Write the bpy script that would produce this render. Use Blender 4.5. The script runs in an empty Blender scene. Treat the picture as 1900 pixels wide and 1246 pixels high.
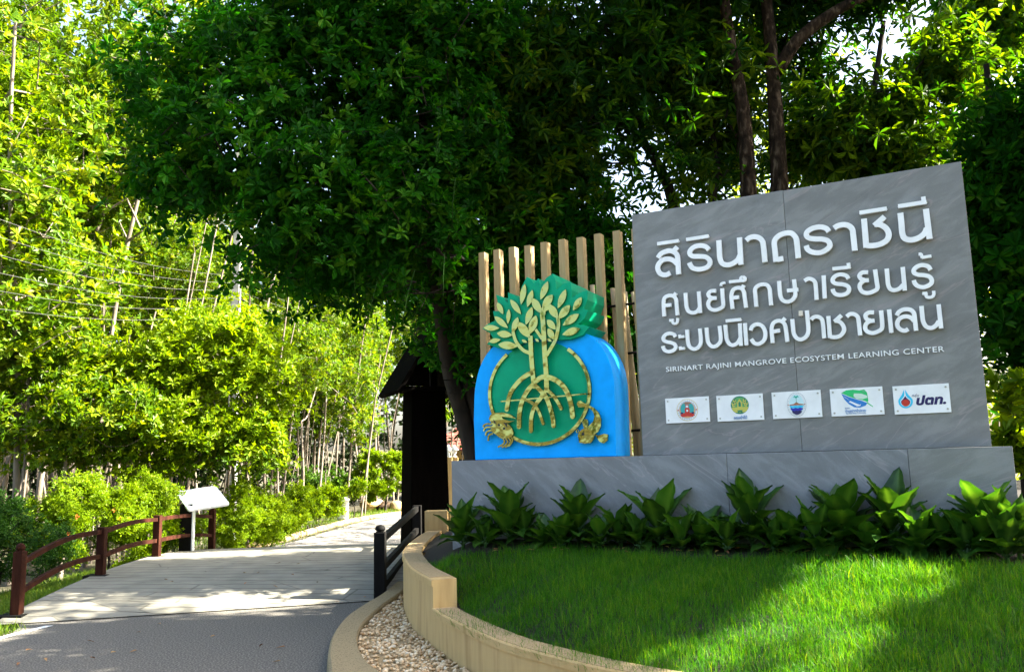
import bpy, bmesh, math, random
import numpy as np
from mathutils import Vector, Matrix
R_ = math.radians
SC = bpy.context.scene
COL = SC.collection

# ------------------------------------------------------------------ camera, sky, sun, exposure
F_PX, PITCH, ROLL, EYE = 1567.0, 8.5, -1.4, 1.6
cam_d = bpy.data.cameras.new('camera'); cam_d.sensor_width = 36.0
cam_d.lens = F_PX / 1900 * 36.0; cam_d.clip_end = 2000; cam_d.clip_start = 0.05
cam = bpy.data.objects.new('camera', cam_d); COL.objects.link(cam)
MR = Matrix.Rotation(R_(90 + PITCH), 4, 'X') @ Matrix.Rotation(R_(ROLL), 4, 'Z')
cam.matrix_world = Matrix.Translation((0, 0, EYE)) @ MR
SC.camera = cam

SUN_EL, SUN_AZ = 38.0, 88.0            # azimuth clockwise from +Y (straight ahead)
SUN = np.array([math.sin(R_(SUN_AZ)) * math.cos(R_(SUN_EL)), math.cos(R_(SUN_AZ)) * math.cos(R_(SUN_EL)), math.sin(R_(SUN_EL))])
W = bpy.data.worlds.new('World'); SC.world = W; W.use_nodes = True
nt = W.node_tree; nt.nodes.clear()
sky = nt.nodes.new('ShaderNodeTexSky'); sky.sky_type = 'NISHITA'; sky.sun_disc = False
sky.sun_elevation = R_(SUN_EL); sky.sun_rotation = R_(SUN_AZ)
sky.air_density = 1.0; sky.dust_density = 5.0; sky.ozone_density = .4
bg = nt.nodes.new('ShaderNodeBackground'); bg.inputs[1].default_value = 0.085
wo = nt.nodes.new('ShaderNodeOutputWorld')
nt.links.new(sky.outputs[0], bg.inputs[0]); nt.links.new(bg.outputs[0], wo.inputs[0])
sl = bpy.data.lights.new('sun', 'SUN'); sl.energy = 5.0; sl.angle = R_(0.5); sl.color = (1.0, 0.92, 0.77)
so = bpy.data.objects.new('sun', sl); COL.objects.link(so)
so.rotation_euler = Vector(SUN).to_track_quat('Z', 'Y').to_euler(); so.location = (12, -6, 20)
SC.view_settings.view_transform = 'Standard'; SC.view_settings.look = 'None'
SC.view_settings.exposure = 3.2; SC.view_settings.gamma = 1.0
SC.cycles.use_denoising = True
SC.cycles.max_bounces = 8; SC.cycles.diffuse_bounces = 4; SC.cycles.glossy_bounces = 3
SC.cycles.transmission_bounces = 6; SC.cycles.transparent_max_bounces = 6
SC.cycles.sample_clamp_indirect = 8.0

# ------------------------------------------------------------------ helpers: measuring
R3 = np.array(MR.to_3x3())
def ray(px, py): return R3 @ np.array([(px - 950) / F_PX, -(py - 623) / F_PX, -1.0])
CO = np.array([0, 0, EYE])
def at_z(px, py, z):
    d = ray(px, py); return CO + d * (z - EYE) / d[2]
def at_y(px, py, y):
    d = ray(px, py); return CO + d * y / d[1]

# ------------------------------------------------------------------ helpers: objects
def tag(o, label=None, cat=None, group=None, kind=None):
    if label: o['label'] = label
    if cat: o['category'] = cat
    if group: o['group'] = group
    if kind: o['kind'] = kind
    return o
def thing(name, loc, label, cat, group=None, rz=0.0):
    o = bpy.data.objects.new(name, None); COL.objects.link(o)
    o.location = tuple(loc); o.rotation_euler = (0, 0, rz); o.empty_display_size = .1
    return tag(o, label, cat, group)
def offs(o):
    v = Vector((0, 0, 0))
    while o is not None: v += o.location; o = o.parent
    return v
class MB:
    def __init__(s): s.v = []; s.f = []; s.sm = []
    def add(s, vs, fs, smooth=False):
        b = len(s.v); s.v.extend([tuple(float(c) for c in p) for p in vs])
        for f in fs: s.f.append([b + i for i in f]); s.sm.append(smooth)
        return s
    def box(s, c, d, rz=0.0, M=None):
        hx, hy, hz = d[0] / 2, d[1] / 2, d[2] / 2
        vs = []
        ca, sa = math.cos(rz), math.sin(rz)
        for x, y, z in ((-1,-1,-1),(1,-1,-1),(1,1,-1),(-1,1,-1),(-1,-1,1),(1,-1,1),(1,1,1),(-1,1,1)):
            p = Vector((x*hx, y*hy, z*hz))
            if M is not None: p = M @ p
            vs.append((c[0] + p.x*ca - p.y*sa, c[1] + p.x*sa + p.y*ca, c[2] + p.z))
        return s.add(vs, [(0,3,2,1),(4,5,6,7),(0,1,5,4),(1,2,6,5),(2,3,7,6),(3,0,4,7)])
    def tube(s, pts, rad, n=8, smooth=True, caps=True):
        pts = [Vector(p) for p in pts]
        if not hasattr(rad, '__len__'): rad = [rad] * len(pts)
        vs = []; up = None
        for i, p in enumerate(pts):
            t = (pts[min(i+1, len(pts)-1)] - pts[max(i-1, 0)]).normalized()
            if up is None: up = t.orthogonal().normalized()
            up = (up - t * up.dot(t)).normalized(); sd = t.cross(up)
            for k in range(n):
                a = 2*math.pi*k/n; vs.append(p + (up*math.cos(a) + sd*math.sin(a)) * rad[i])
        fs = []
        for i in range(len(pts)-1):
            for k in range(n):
                k2 = (k+1) % n; fs.append((i*n+k, i*n+k2, (i+1)*n+k2, (i+1)*n+k))
        s.add(vs, fs, smooth)
        if caps:
            b = len(s.v) - len(vs)
            s.f.append([b+k for k in range(n)][::-1]); s.sm.append(False)
            s.f.append([b+(len(pts)-1)*n+k for k in range(n)]); s.sm.append(False)
        return s
    def lathe(s, c, prof, n=20, smooth=True):
        vs = [(c[0]+r*math.cos(2*math.pi*k/n), c[1]+r*math.sin(2*math.pi*k/n), c[2]+z) for r, z in prof for k in range(n)]
        fs = [(i*n+k, i*n+(k+1)%n, (i+1)*n+(k+1)%n, (i+1)*n+k) for i in range(len(prof)-1) for k in range(n)]
        return s.add(vs, fs, smooth)
    def prism(s, pts3, vec):
        """closed outline pts3 extruded by vec"""
        n = len(pts3); v = Vector(vec)
        a = [Vector(p) for p in pts3]; b = [p + v for p in a]
        return s.add(a + b, [list(range(n)), list(range(2*n-1, n-1, -1))] + [(i, n+i, n+(i+1)%n, (i+1)%n) for i in range(n)])
    def mesh(s, name, off=(0,0,0)):
        m = bpy.data.meshes.new(name)
        m.from_pydata([(x-off[0], y-off[1], z-off[2]) for x, y, z in s.v], [], s.f)
        m.polygons.foreach_set('use_smooth', s.sm); m.update()
        bm = bmesh.new(); bm.from_mesh(m); bmesh.ops.recalc_face_normals(bm, faces=bm.faces); bm.to_mesh(m); bm.free()
        return m
def obj(name, mb, mat, parent=None, kind=None, world=True, bevel=0):
    off = offs(parent) if (parent is not None and world) else (0, 0, 0)
    m = mb.mesh(name, off) if isinstance(mb, MB) else mb
    o = bpy.data.objects.new(name, m); COL.objects.link(o)
    for mm in (mat if isinstance(mat, (list, tuple)) else [mat]): m.materials.append(mm)
    if parent is not None: o.parent = parent
    if kind: o['kind'] = kind
    if bevel:
        b = o.modifiers.new('bevel', 'BEVEL'); b.width = bevel; b.segments = 2; b.limit_method = 'ANGLE'; b.angle_limit = R_(40)
    return o
def copy_tree(o, parent=None):
    c = o.copy(); COL.objects.link(c)
    if parent is not None: c.parent = parent
    for ch in list(o.children): copy_tree(ch, c)
    return c

# ------------------------------------------------------------------ helpers: materials
def new_mat(name):
    m = bpy.data.materials.new(name); m.use_nodes = True
    n = m.node_tree; n.nodes.clear()
    out = n.nodes.new('ShaderNodeOutputMaterial')
    return m, n, out
def N(n, t, **kw):
    x = n.nodes.new(t)
    for k, v in kw.items():
        if k.startswith('i_'):
            x.inputs[int(k[2:]) if k[2:].isdigit() else k[2:].replace('_', ' ')].default_value = v
        else: setattr(x, k, v)
    return x
def ramp(n, stops):
    r = n.nodes.new('ShaderNodeValToRGB'); e = r.color_ramp.elements
    while len(e) < len(stops): e.new(0.5)
    for i, (p, c) in enumerate(stops):
        e[i].position = p; e[i].color = (c[0], c[1], c[2], 1)
    return r
def surf(name, c1, c2, scale=6.0, rough=.6, bump=.2, bscale=60.0, detail=6.0, metal=0.0, stretch=(1,1,1), spec=.4, c3=None, rot=(0,0,0), dist=0.0, bdist=.01):
    """two- or three-tone noise surface with fine bump"""
    m, n, out = new_mat(name); L = n.links.new
    tc = N(n, 'ShaderNodeTexCoord'); mp = N(n, 'ShaderNodeMapping'); mp.inputs['Scale'].default_value = stretch; mp.inputs['Rotation'].default_value = rot
    L(tc.outputs['Object'], mp.inputs[0])
    no = N(n, 'ShaderNodeTexNoise'); no.inputs['Scale'].default_value = scale; no.inputs['Detail'].default_value = detail; no.inputs['Distortion'].default_value = dist
    L(mp.outputs[0], no.inputs['Vector'])
    st = [(.32, c1), (.68, c2)] if c3 is None else [(.3, c1), (.52, c2), (.72, c3)]
    rp = ramp(n, st); L(no.outputs[0], rp.inputs[0])
    p = N(n, 'ShaderNodeBsdfPrincipled'); p.inputs['Roughness'].default_value = rough; p.inputs['Metallic'].default_value = metal
    p.inputs['Specular IOR Level'].default_value = spec
    L(rp.outputs[0], p.inputs['Base Color'])
    nb = N(n, 'ShaderNodeTexNoise'); nb.inputs['Scale'].default_value = bscale; nb.inputs['Detail'].default_value = 4; L(mp.outputs[0], nb.inputs['Vector'])
    bp = N(n, 'ShaderNodeBump'); bp.inputs['Strength'].default_value = bump; bp.inputs['Distance'].default_value = bdist
    L(nb.outputs[0], bp.inputs['Height']); L(bp.outputs[0], p.inputs['Normal']); L(p.outputs[0], out.inputs[0])
    m['pr'] = 1
    return m
def leafmat(name, stops, trans=.4, tcol=None, rough=.45, spec=.35):
    """leaf: per-leaf tone from the attribute rnd, part of the light passes through"""
    m, n, out = new_mat(name); L = n.links.new
    a = N(n, 'ShaderNodeAttribute'); a.attribute_name = 'rnd'
    k = len(stops); rp = ramp(n, [(i / max(1, k - 1), c) for i, c in enumerate(stops)]); L(a.outputs['Fac'], rp.inputs[0])
    p = N(n, 'ShaderNodeBsdfPrincipled'); p.inputs['Roughness'].default_value = rough; p.inputs['Specular IOR Level'].default_value = spec
    L(rp.outputs[0], p.inputs['Base Color'])
    t = N(n, 'ShaderNodeBsdfTranslucent')
    mx = N(n, 'ShaderNodeMixRGB', blend_type='MULTIPLY'); mx.inputs[0].default_value = 1
    mx.inputs[2].default_value = tuple(tcol or (1.6, 1.5, .6)) + (1,); L(rp.outputs[0], mx.inputs[1]); L(mx.outputs[0], t.inputs[0])
    s = N(n, 'ShaderNodeMixShader'); s.inputs[0].default_value = trans
    L(p.outputs[0], s.inputs[1]); L(t.outputs[0], s.inputs[2]); L(s.outputs[0], out.inputs[0])
    return m
def plain(name, c, rough=.5, metal=0.0, spec=.5):
    return surf(name, tuple(x*.93 for x in c), tuple(min(1, x*1.05) for x in c), 9, rough, .05, 150, metal=metal, spec=spec)

M = {}
def slate(name, base, vein, seed, ang):
    m, n, out = new_mat(name); L = n.links.new
    tc = N(n, 'ShaderNodeTexCoord'); mp = N(n, 'ShaderNodeMapping'); mp.inputs['Location'].default_value = (seed, 0, seed*.7); mp.inputs['Rotation'].default_value = (0, R_(ang), R_(-27.65) if False else 0)
    L(tc.outputs['Object'], mp.inputs[0])
    m2 = N(n, 'ShaderNodeMapping'); m2.inputs['Scale'].default_value = (1.0, 1.0, 3.4); L(mp.outputs[0], m2.inputs[0])
    st = N(n, 'ShaderNodeTexNoise'); st.inputs['Scale'].default_value = 2.6; st.inputs['Detail'].default_value = 10; st.inputs['Roughness'].default_value = .62; st.inputs['Distortion'].default_value = .5; L(m2.outputs[0], st.inputs['Vector'])
    cl = N(n, 'ShaderNodeTexNoise'); cl.inputs['Scale'].default_value = 1.3; cl.inputs['Detail'].default_value = 5; L(mp.outputs[0], cl.inputs['Vector'])
    gr = N(n, 'ShaderNodeTexNoise'); gr.inputs['Scale'].default_value = 140; gr.inputs['Detail'].default_value = 3; L(tc.outputs['Object'], gr.inputs['Vector'])
    a1 = N(n, 'ShaderNodeMath', operation='MULTIPLY_ADD'); a1.inputs[1].default_value = .45; L(cl.outputs[0], a1.inputs[0]); L(st.outputs[0], a1.inputs[2])
    a2 = N(n, 'ShaderNodeMath', operation='MULTIPLY_ADD'); a2.inputs[1].default_value = .22; L(gr.outputs[0], a2.inputs[0]); L(a1.outputs[0], a2.inputs[2])
    rp = ramp(n, [(.48, tuple(c*.60 for c in base)), (.70, tuple(c*.95 for c in base)), (.80, base), (.98, tuple(c*1.28 for c in base))]); L(a2.outputs[0], rp.inputs[0])
    m3 = N(n, 'ShaderNodeMapping'); m3.inputs['Scale'].default_value = (.35, 1, 3.2); m3.inputs['Rotation'].default_value = (0, R_(-14), 0); L(mp.outputs[0], m3.inputs[0])
    vn = N(n, 'ShaderNodeTexNoise'); vn.inputs['Scale'].default_value = 1.1; vn.inputs['Detail'].default_value = 6; vn.inputs['Distortion'].default_value = .8; L(m3.outputs[0], vn.inputs['Vector'])
    vr = ramp(n, [(.492, (0,0,0)), (.5, (1,1,1)), (.512, (0,0,0))]); L(vn.outputs[0], vr.inputs[0])
    vf = N(n, 'ShaderNodeMath', operation='MULTIPLY'); vf.inputs[1].default_value = .4; L(vr.outputs[0], vf.inputs[0])
    mx = N(n, 'ShaderNodeMixRGB'); mx.inputs[2].default_value = tuple(vein) + (1,); L(vf.outputs[0], mx.inputs[0]); L(rp.outputs[0], mx.inputs[1])
    p = N(n, 'ShaderNodeBsdfPrincipled'); p.inputs['Roughness'].default_value = .6; p.inputs['Specular IOR Level'].default_value = .35; L(mx.outputs[0], p.inputs['Base Color'])
    b = N(n, 'ShaderNodeBump'); b.inputs['Strength'].default_value = .4; b.inputs['Distance'].default_value = .006; L(a2.outputs[0], b.inputs['Height']); L(b.outputs[0], p.inputs['Normal']); L(p.outputs[0], out.inputs[0]); return m
M['stone'] = slate('grey_slate', (.183,.191,.187), (.36,.305,.31), 0, 22)
M['stone_b'] = slate('grey_slate_warm', (.180,.186,.180), (.35,.295,.295), 3.3, 28)
M['stone_pl'] = slate('plinth_slate', (.172,.186,.200), (.36,.34,.36), 7.1, -42)
M['letter'] = plain('white_letter', (.86,.88,.88), .35)
M['mark_old'] = plain('aged_letter', (.72,.66,.55), .5)
M['plaque'] = plain('white_acrylic', (.84,.86,.87), .12)
M['screw'] = plain('steel', (.45,.45,.44), .3, .9)
M['blue'] = plain('blue_paint', (.0,.36,.95), .45, spec=.12)
M['green'] = plain('green_paint', (.0,.33,.165), .45, spec=.12)
M['slat'] = surf('tan_timber', (.32,.222,.095), (.42,.30,.14), 5, .6, .25, 40, stretch=(8,8,.6))
M['bamboo'] = surf('bamboo', (.32,.25,.13), (.50,.42,.25), 3, .5, .2, 30, stretch=(3,3,.4))
M['sandwall'] = surf('sand_render', (.40,.26,.105), (.55,.38,.165), 2.2, .85, .5, 160, 8, c3=(.48,.325,.135), stretch=(4,4,.55))
M['sandcap'] = surf('exposed_aggregate', (.22,.155,.07), (.40,.29,.15), 70, .9, .8, 190, 3, c3=(.33,.25,.14))
M['kerb'] = surf('kerb_aggregate', (.10,.075,.035), (.34,.265,.145), 75, .9, .9, 150, 4, c3=(.21,.16,.08))
M['asphalt'] = surf('asphalt', (.045,.042,.036), (.115,.108,.095), 62, .92, .18, 260, 5, c3=(.26,.25,.22), spec=.15)
M['soil'] = surf('soil', (.006,.0045,.003), (.018,.012,.008), 14, .95, .8, 50)
M['ground'] = surf('earth', (.03,.032,.012), (.07,.06,.03), 1.5, .95, .5, 25)
M['gravel'] = surf('gravel_path', (.10,.095,.09), (.27,.255,.235), 22, .95, .9, 60, c3=(.18,.17,.16))
M['wood_red'] = surf('red_brown_timber', (.018,.0055,.003), (.050,.016,.009), 5, .75, .5, 45, stretch=(2,2,.5), spec=.08)
M['wood_dark'] = surf('dark_timber', (.002,.002,.002), (.006,.0055,.005), 4, .8, .3, 50, stretch=(2,2,.6), spec=.15)
M['pillar'] = surf('shade_dark_timber', (.0008,.0007,.0006), (.0022,.0018,.0015), 5, .95, .5, 40, stretch=(4,4,.5), spec=.02)  # near-black base colour stands in for the shade on the gate pillar
M['bark'] = surf('bark', (.008,.006,.005), (.030,.022,.016), 7, .9, .8, 40, stretch=(1,1,.35))
M['bark_pale'] = surf('pale_bark', (.085,.068,.052), (.23,.195,.155), 6, .9, .5, 40, stretch=(2,2,.3))
M['bark_red'] = surf('red_bark', (.006,.0045,.003), (.030,.019,.012), 9, .9, 1.0, 26, 8, stretch=(1.4,1.4,.6), c3=(.13,.095,.065), spec=.1, dist=.6, bdist=.03)
M['concrete'] = surf('pale_concrete', (.42,.41,.38), (.56,.55,.52), 5, .85, .3, 60)
M['white'] = plain('white_paint', (.80,.82,.84), .4)
M['board'] = plain('white_board', (.80,.84,.90), .3)
M['black'] = plain('black', (.006,.006,.008), .5)
M['cable'] = plain('cable', (.10,.10,.10), .7, spec=.1)
M['pebble'] = None
M['leaf_dark'] = leafmat('dark_leaf', [(.004,.032,.002),(.008,.060,.002),(.014,.088,.003),(.040,.115,.004)], .35, (1.6,1.8,.12), .5, .06)
M['leaf_long'] = leafmat('long_leaf', [(.005,.026,.004),(.010,.045,.006),(.018,.060,.007),(.042,.090,.002)], .48, (1.9,2.2,.10), .45, .08)
M['leaf_man'] = leafmat('mangrove_leaf', [(.042,.10,.002),(.075,.16,.003),(.12,.21,.004),(.175,.225,.007)], .45, (1.7,1.5,.4), .42, .2)
M['leaf_lime'] = leafmat('lime_leaf', [(.07,.145,.002),(.125,.22,.003),(.18,.26,.004)], .45, (1.6,1.5,.3), .45, .15)
M['leaf_sun_toned'] = leafmat('sun_toned_leaf', [(.012,.05,.004),(.03,.085,.005),(.07,.13,.006),(.12,.19,.006)], .5, (1.9,2.0,.2), .42, .15)  # brighter copy of the long leaf, backlight put into its greens
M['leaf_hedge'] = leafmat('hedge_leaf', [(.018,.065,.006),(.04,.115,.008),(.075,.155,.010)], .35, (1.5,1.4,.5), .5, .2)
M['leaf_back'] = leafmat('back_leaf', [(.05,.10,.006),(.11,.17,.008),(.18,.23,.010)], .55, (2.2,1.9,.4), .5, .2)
M['leaf_deep_shade'] = leafmat('deep_shade_leaf', [(.006,.014,.003),(.012,.028,.004),(.02,.04,.005)], .2, (1.3,1.3,.5), .6, .1)  # shade of the forest's depth put into the leaf colour
M['grass'] = leafmat('lawn_blade', [(.013,.085,.003),(.032,.15,.004),(.075,.20,.006),(.17,.25,.018)], .5, (1.9,1.6,.3), .5, .2)
M['verge'] = leafmat('verge_blade', [(.05,.12,.008),(.09,.17,.010),(.16,.21,.02)], .35, (1.5,1.4,.5), .5, .2)
def gold():
    m, n, out = new_mat('polished_gold'); L = n.links.new
    tc = N(n, 'ShaderNodeTexCoord')
    no = N(n, 'ShaderNodeTexNoise'); no.inputs['Scale'].default_value = 9; no.inputs['Detail'].default_value = 1.5; L(tc.outputs['Object'], no.inputs['Vector'])
    p = N(n, 'ShaderNodeBsdfPrincipled'); p.inputs['Metallic'].default_value = 1; p.inputs['Roughness'].default_value = .07
    p.inputs['Base Color'].default_value = (.27,.265,.085,1)
    b = N(n, 'ShaderNodeBump'); b.inputs['Strength'].default_value = .28; b.inputs['Distance'].default_value = .03
    L(no.outputs[0], b.inputs['Height']); L(b.outputs[0], p.inputs['Normal']); L(p.outputs[0], out.inputs[0]); return m
M['gold'] = gold()
def rnd_mat(name, stops, rough=.7, bump=.3):
    m, n, out = new_mat(name); L = n.links.new
    a = N(n, 'ShaderNodeAttribute'); a.attribute_name = 'rnd'
    rp = ramp(n, [(i/(len(stops)-1), c) for i, c in enumerate(stops)]); L(a.outputs['Fac'], rp.inputs[0])
    p = N(n, 'ShaderNodeBsdfPrincipled'); p.inputs['Roughness'].default_value = rough
    no = N(n, 'ShaderNodeTexNoise'); no.inputs['Scale'].default_value = 70
    b = N(n, 'ShaderNodeBump'); b.inputs['Strength'].default_value = bump; b.inputs['Distance'].default_value = .004
    L(no.outputs[0], b.inputs['Height']); L(b.outputs[0], p.inputs['Normal'])
    L(rp.outputs[0], p.inputs['Base Color']); L(p.outputs[0], out.inputs[0]); return m
M['pebble'] = rnd_mat('pale_pebble', [(.38,.235,.11),(.56,.40,.22),(.66,.50,.30),(.70,.60,.43)])
def deckmat():
    m, n, out = new_mat('stamped_concrete'); L = n.links.new
    tc = N(n, 'ShaderNodeTexCoord'); sp = N(n, 'ShaderNodeSeparateXYZ'); L(tc.outputs['Object'], sp.inputs[0])
    w = N(n, 'ShaderNodeTexNoise'); w.inputs['Scale'].default_value = 1.6; w.inputs['Detail'].default_value = 5; L(tc.outputs['Object'], w.inputs['Vector'])
    ma = N(n, 'ShaderNodeMath', operation='MULTIPLY_ADD'); ma.inputs[1].default_value = .05; L(w.outputs[0], ma.inputs[0]); L(sp.outputs[1], ma.inputs[2])
    mb = N(n, 'ShaderNodeMath', operation='MULTIPLY'); mb.inputs[1].default_value = 1/.19; L(ma.outputs[0], mb.inputs[0])
    fr = N(n, 'ShaderNodeMath', operation='FRACT'); L(mb.outputs[0], fr.inputs[0])
    gr = ramp(n, [(0.0,(0,0,0)),(.06,(1,1,1)),(.94,(1,1,1)),(1.0,(0,0,0))]); L(fr.outputs[0], gr.inputs[0])
    # long wood-grain cracks stamped into the planks
    mp = N(n, 'ShaderNodeMapping'); mp.inputs['Scale'].default_value = (.8, 2.6, 1); mp.inputs['Rotation'].default_value = (0,0,R_(28)); L(tc.outputs['Object'], mp.inputs[0])
    vo = N(n, 'ShaderNodeTexVoronoi', feature='DISTANCE_TO_EDGE'); vo.inputs['Scale'].default_value = 1.1; vo.inputs['Randomness'].default_value = 1; L(mp.outputs[0], vo.inputs['Vector'])
    cr = ramp(n, [(0.0,(.32,.31,.28)),(.016,(1,1,1))]); L(vo.outputs[0], cr.inputs[0])
    no = N(n, 'ShaderNodeTexNoise'); no.inputs['Scale'].default_value = 3; no.inputs['Detail'].default_value = 8; L(tc.outputs['Object'], no.inputs['Vector'])
    rp = ramp(n, [(.3,(.155,.148,.118)),(.7,(.235,.224,.18))]); L(no.outputs[0], rp.inputs[0])
    g2 = ramp(n, [(0,(.20,.185,.16)),(1,(1,1,1))]); L(gr.outputs[0], g2.inputs[0])
    m1 = N(n, 'ShaderNodeMixRGB', blend_type='MULTIPLY'); m1.inputs[0].default_value = 1; L(rp.outputs[0], m1.inputs[1]); L(g2.outputs[0], m1.inputs[2])
    m2 = N(n, 'ShaderNodeMixRGB', blend_type='MULTIPLY'); m2.inputs[0].default_value = .8; L(m1.outputs[0], m2.inputs[1]); L(cr.outputs[0], m2.inputs[2])
    p = N(n, 'ShaderNodeBsdfPrincipled'); p.inputs['Roughness'].default_value = .85; L(m2.outputs[0], p.inputs['Base Color'])
    ad = N(n, 'ShaderNodeMath', operation='MULTIPLY_ADD'); ad.inputs[1].default_value = .25; L(no.outputs[0], ad.inputs[0]); L(gr.outputs[0], ad.inputs[2])
    b = N(n, 'ShaderNodeBump'); b.inputs['Strength'].default_value = .6; b.inputs['Distance'].default_value = .012; L(ad.outputs[0], b.inputs['Height']); L(b.outputs[0], p.inputs['Normal'])
    L(p.outputs[0], out.inputs[0]); return m
M['deck'] = deckmat()
def tilemat():
    m, n, out = new_mat('red_roof_tile'); L = n.links.new
    tc = N(n, 'ShaderNodeTexCoord'); wv = N(n, 'ShaderNodeTexWave'); wv.bands_direction = 'Z'; wv.inputs['Scale'].default_value = 2.2; L(tc.outputs['Object'], wv.inputs['Vector'])
    rp = ramp(n, [(.2,(.13,.035,.025)),(.6,(.30,.085,.06))]); L(wv.outputs[0], rp.inputs[0])
    p = N(n, 'ShaderNodeBsdfPrincipled'); p.inputs['Roughness'].default_value = .6; L(rp.outputs[0], p.inputs['Base Color']); L(p.outputs[0], out.inputs[0]); return m
M['tile'] = tilemat()

# ------------------------------------------------------------------ helpers: foliage
def norm(a): return a / np.maximum(1e-9, np.linalg.norm(a, axis=-1, keepdims=True))
def mesh_np(name, V, Q, rnd=None, smooth=False, k=4):
    m = bpy.data.meshes.new(name); nf = len(Q)
    m.vertices.add(len(V)); m.vertices.foreach_set('co', V.astype(np.float32).ravel())
    m.loops.add(nf*k); m.loops.foreach_set('vertex_index', Q.astype(np.int32).ravel())
    m.polygons.add(nf); m.polygons.foreach_set('loop_start', np.arange(0, nf*k, k, dtype=np.int32))
    m.polygons.foreach_set('loop_total', np.full(nf, k, dtype=np.int32))
    m.polygons.foreach_set('use_smooth', np.full(nf, smooth, dtype=bool))
    if rnd is not None:
        a = m.attributes.new('rnd', 'FLOAT', 'FACE'); a.data.foreach_set('value', rnd.astype(np.float32))
    m.update(); m.validate(); return m
def leaves(base, dr, up, L, Wd, rng, droop=.18, fold=.22, tone=None):
    """N folded six-point leaves -> (verts, quads, tone per face)"""
    n = len(base); dr = norm(dr); sd = norm(np.cross(dr, up)); nn = np.cross(sd, dr)
    L = np.broadcast_to(np.asarray(L, float), (n,))[:, None]; Wd = np.broadcast_to(np.asarray(Wd, float), (n,))[:, None]
    def P(a, s, h): return base + dr*L*a + sd*Wd*s + nn*(h*Wd - droop*L*a*a)
    V = np.stack([P(0,0,0), P(.38,.36,fold*.8), P(.72,.46,fold), P(1,0,0), P(.72,-.46,fold), P(.38,-.36,fold*.8)], 1).reshape(-1, 3)
    b = (np.arange(n)*6)[:, None]
    Q = np.stack([b + np.array([[0,1,2,3]]), b + np.array([[0,3,4,5]])], 1).reshape(-1, 4)
    t = rng.random(n) if tone is None else tone
    return V, Q, np.repeat(t, 2)
def rosettes(C, A, k, L, Wd, rng, el=(5, 60), droop=.25, fold=.2, tone=None, jl=.3):
    """whorls of k leaves at the points C about the axes A"""
    n = len(C); A = norm(A); r = rng.normal(size=(n, 3)); X = norm(np.cross(A, r)); Y = np.cross(A, X)
    Ci = np.repeat(C, k, 0); Ai = np.repeat(A, k, 0); Xi = np.repeat(X, k, 0); Yi = np.repeat(Y, k, 0)
    ph = np.tile(np.arange(k)*2*np.pi*.618*1.0/1.0, n) + rng.normal(size=n*k)*.35
    e = np.radians(rng.uniform(el[0], el[1], n*k)); 
    rad = Xi*np.cos(ph)[:, None] + Yi*np.sin(ph)[:, None]
    d = rad*np.cos(e)[:, None] + Ai*np.sin(e)[:, None]
    up = Ai*np.cos(e)[:, None] - rad*np.sin(e)[:, None]
    ll = L*(1 + rng.uniform(-jl, jl*.6, n*k)); ww = Wd*ll/L
    tn = None
    if tone is not None: tn = np.clip(np.repeat(tone, k) + rng.normal(size=n*k)*.16, 0, 1)
    return leaves(Ci + d*.01, d, up, ll, ww, rng, droop, fold, tn)
def blob_pts(blobs, n, rng, hollow=.5):
    """n points in a union of ellipsoids (x,y,z,rx,ry,rz), denser towards their skins"""
    vol = np.array([b[3]*b[4]*b[5] for b in blobs]); pick = rng.choice(len(blobs), n, p=vol/vol.sum())
    B = np.array([b[:6] for b in blobs])[pick]
    d = norm(rng.normal(size=(n, 3))); r = rng.random(n)**(1/3.)*(1-hollow) + hollow*rng.random(n)**.25
    wob = 1 + .22*np.sin(d[:, 0]*5 + pick) * np.sin(d[:, 2]*6 + pick*2) + .1*rng.normal(size=n)
    return B[:, :3] + d*(r*wob)[:, None]*B[:, 3:6]
def skeleton(trunk, pts, rng, step=.35):
    """trunk polyline plus every crown point joined to the nearest wood so far; returns nodes, parent"""
    nodes = [np.array(p, float) for p in trunk]; par = [-1] + list(range(len(trunk)-1))
    order = np.argsort(np.min(np.linalg.norm(pts[:, None]-np.array(nodes)[None], axis=2), 1))
    cap = len(trunk) + len(pts)*8; NA = np.zeros((cap, 3)); NA[:len(nodes)] = nodes; cnt = len(nodes)
    tips = []
    dt = np.ones(cap)
    for i in order:
        p = pts[i]; d = np.linalg.norm(NA[:cnt] - p, axis=1) + np.maximum(0, NA[:cnt, 2] - p[2])*.6
        j = int(np.argmin(d)); a = NA[j]; L = np.linalg.norm(p - a); k = min(6, max(1, int(L/step)))
        for q in range(1, k+1):
            t = q/k; x = a + (p-a)*t
            if q < k: x = x + rng.normal(size=3)*step*.12 + np.array([0, 0, .10*L*math.sin(math.pi*t)*(-1 if p[2] > a[2] else 1)])
            NA[cnt] = x; par.append(j); j = cnt; cnt += 1
        tips.append(cnt-1)
    return NA[:cnt].copy(), np.array(par), np.array(tips)
def tubes_np(A, B, ra, rb, k=5):
    n = len(A); t = norm(B-A); x = norm(np.cross(t, np.array([.31,.17,.93]))); y = np.cross(t, x)
    an = np.arange(k)*2*np.pi/k; c, s = np.cos(an), np.sin(an)
    ring = x[:, None]*c[None, :, None] + y[:, None]*s[None, :, None]
    V = np.concatenate([A[:, None] + ring*ra[:, None, None], B[:, None] + ring*rb[:, None, None]], 1).reshape(-1, 3)
    b = (np.arange(n)*2*k)[:, None]; i = np.arange(k)
    Q = np.stack([b+i, b+(i+1) % k, b+k+(i+1) % k, b+k+i], 2).reshape(-1, 4)
    return V, Q
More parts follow.
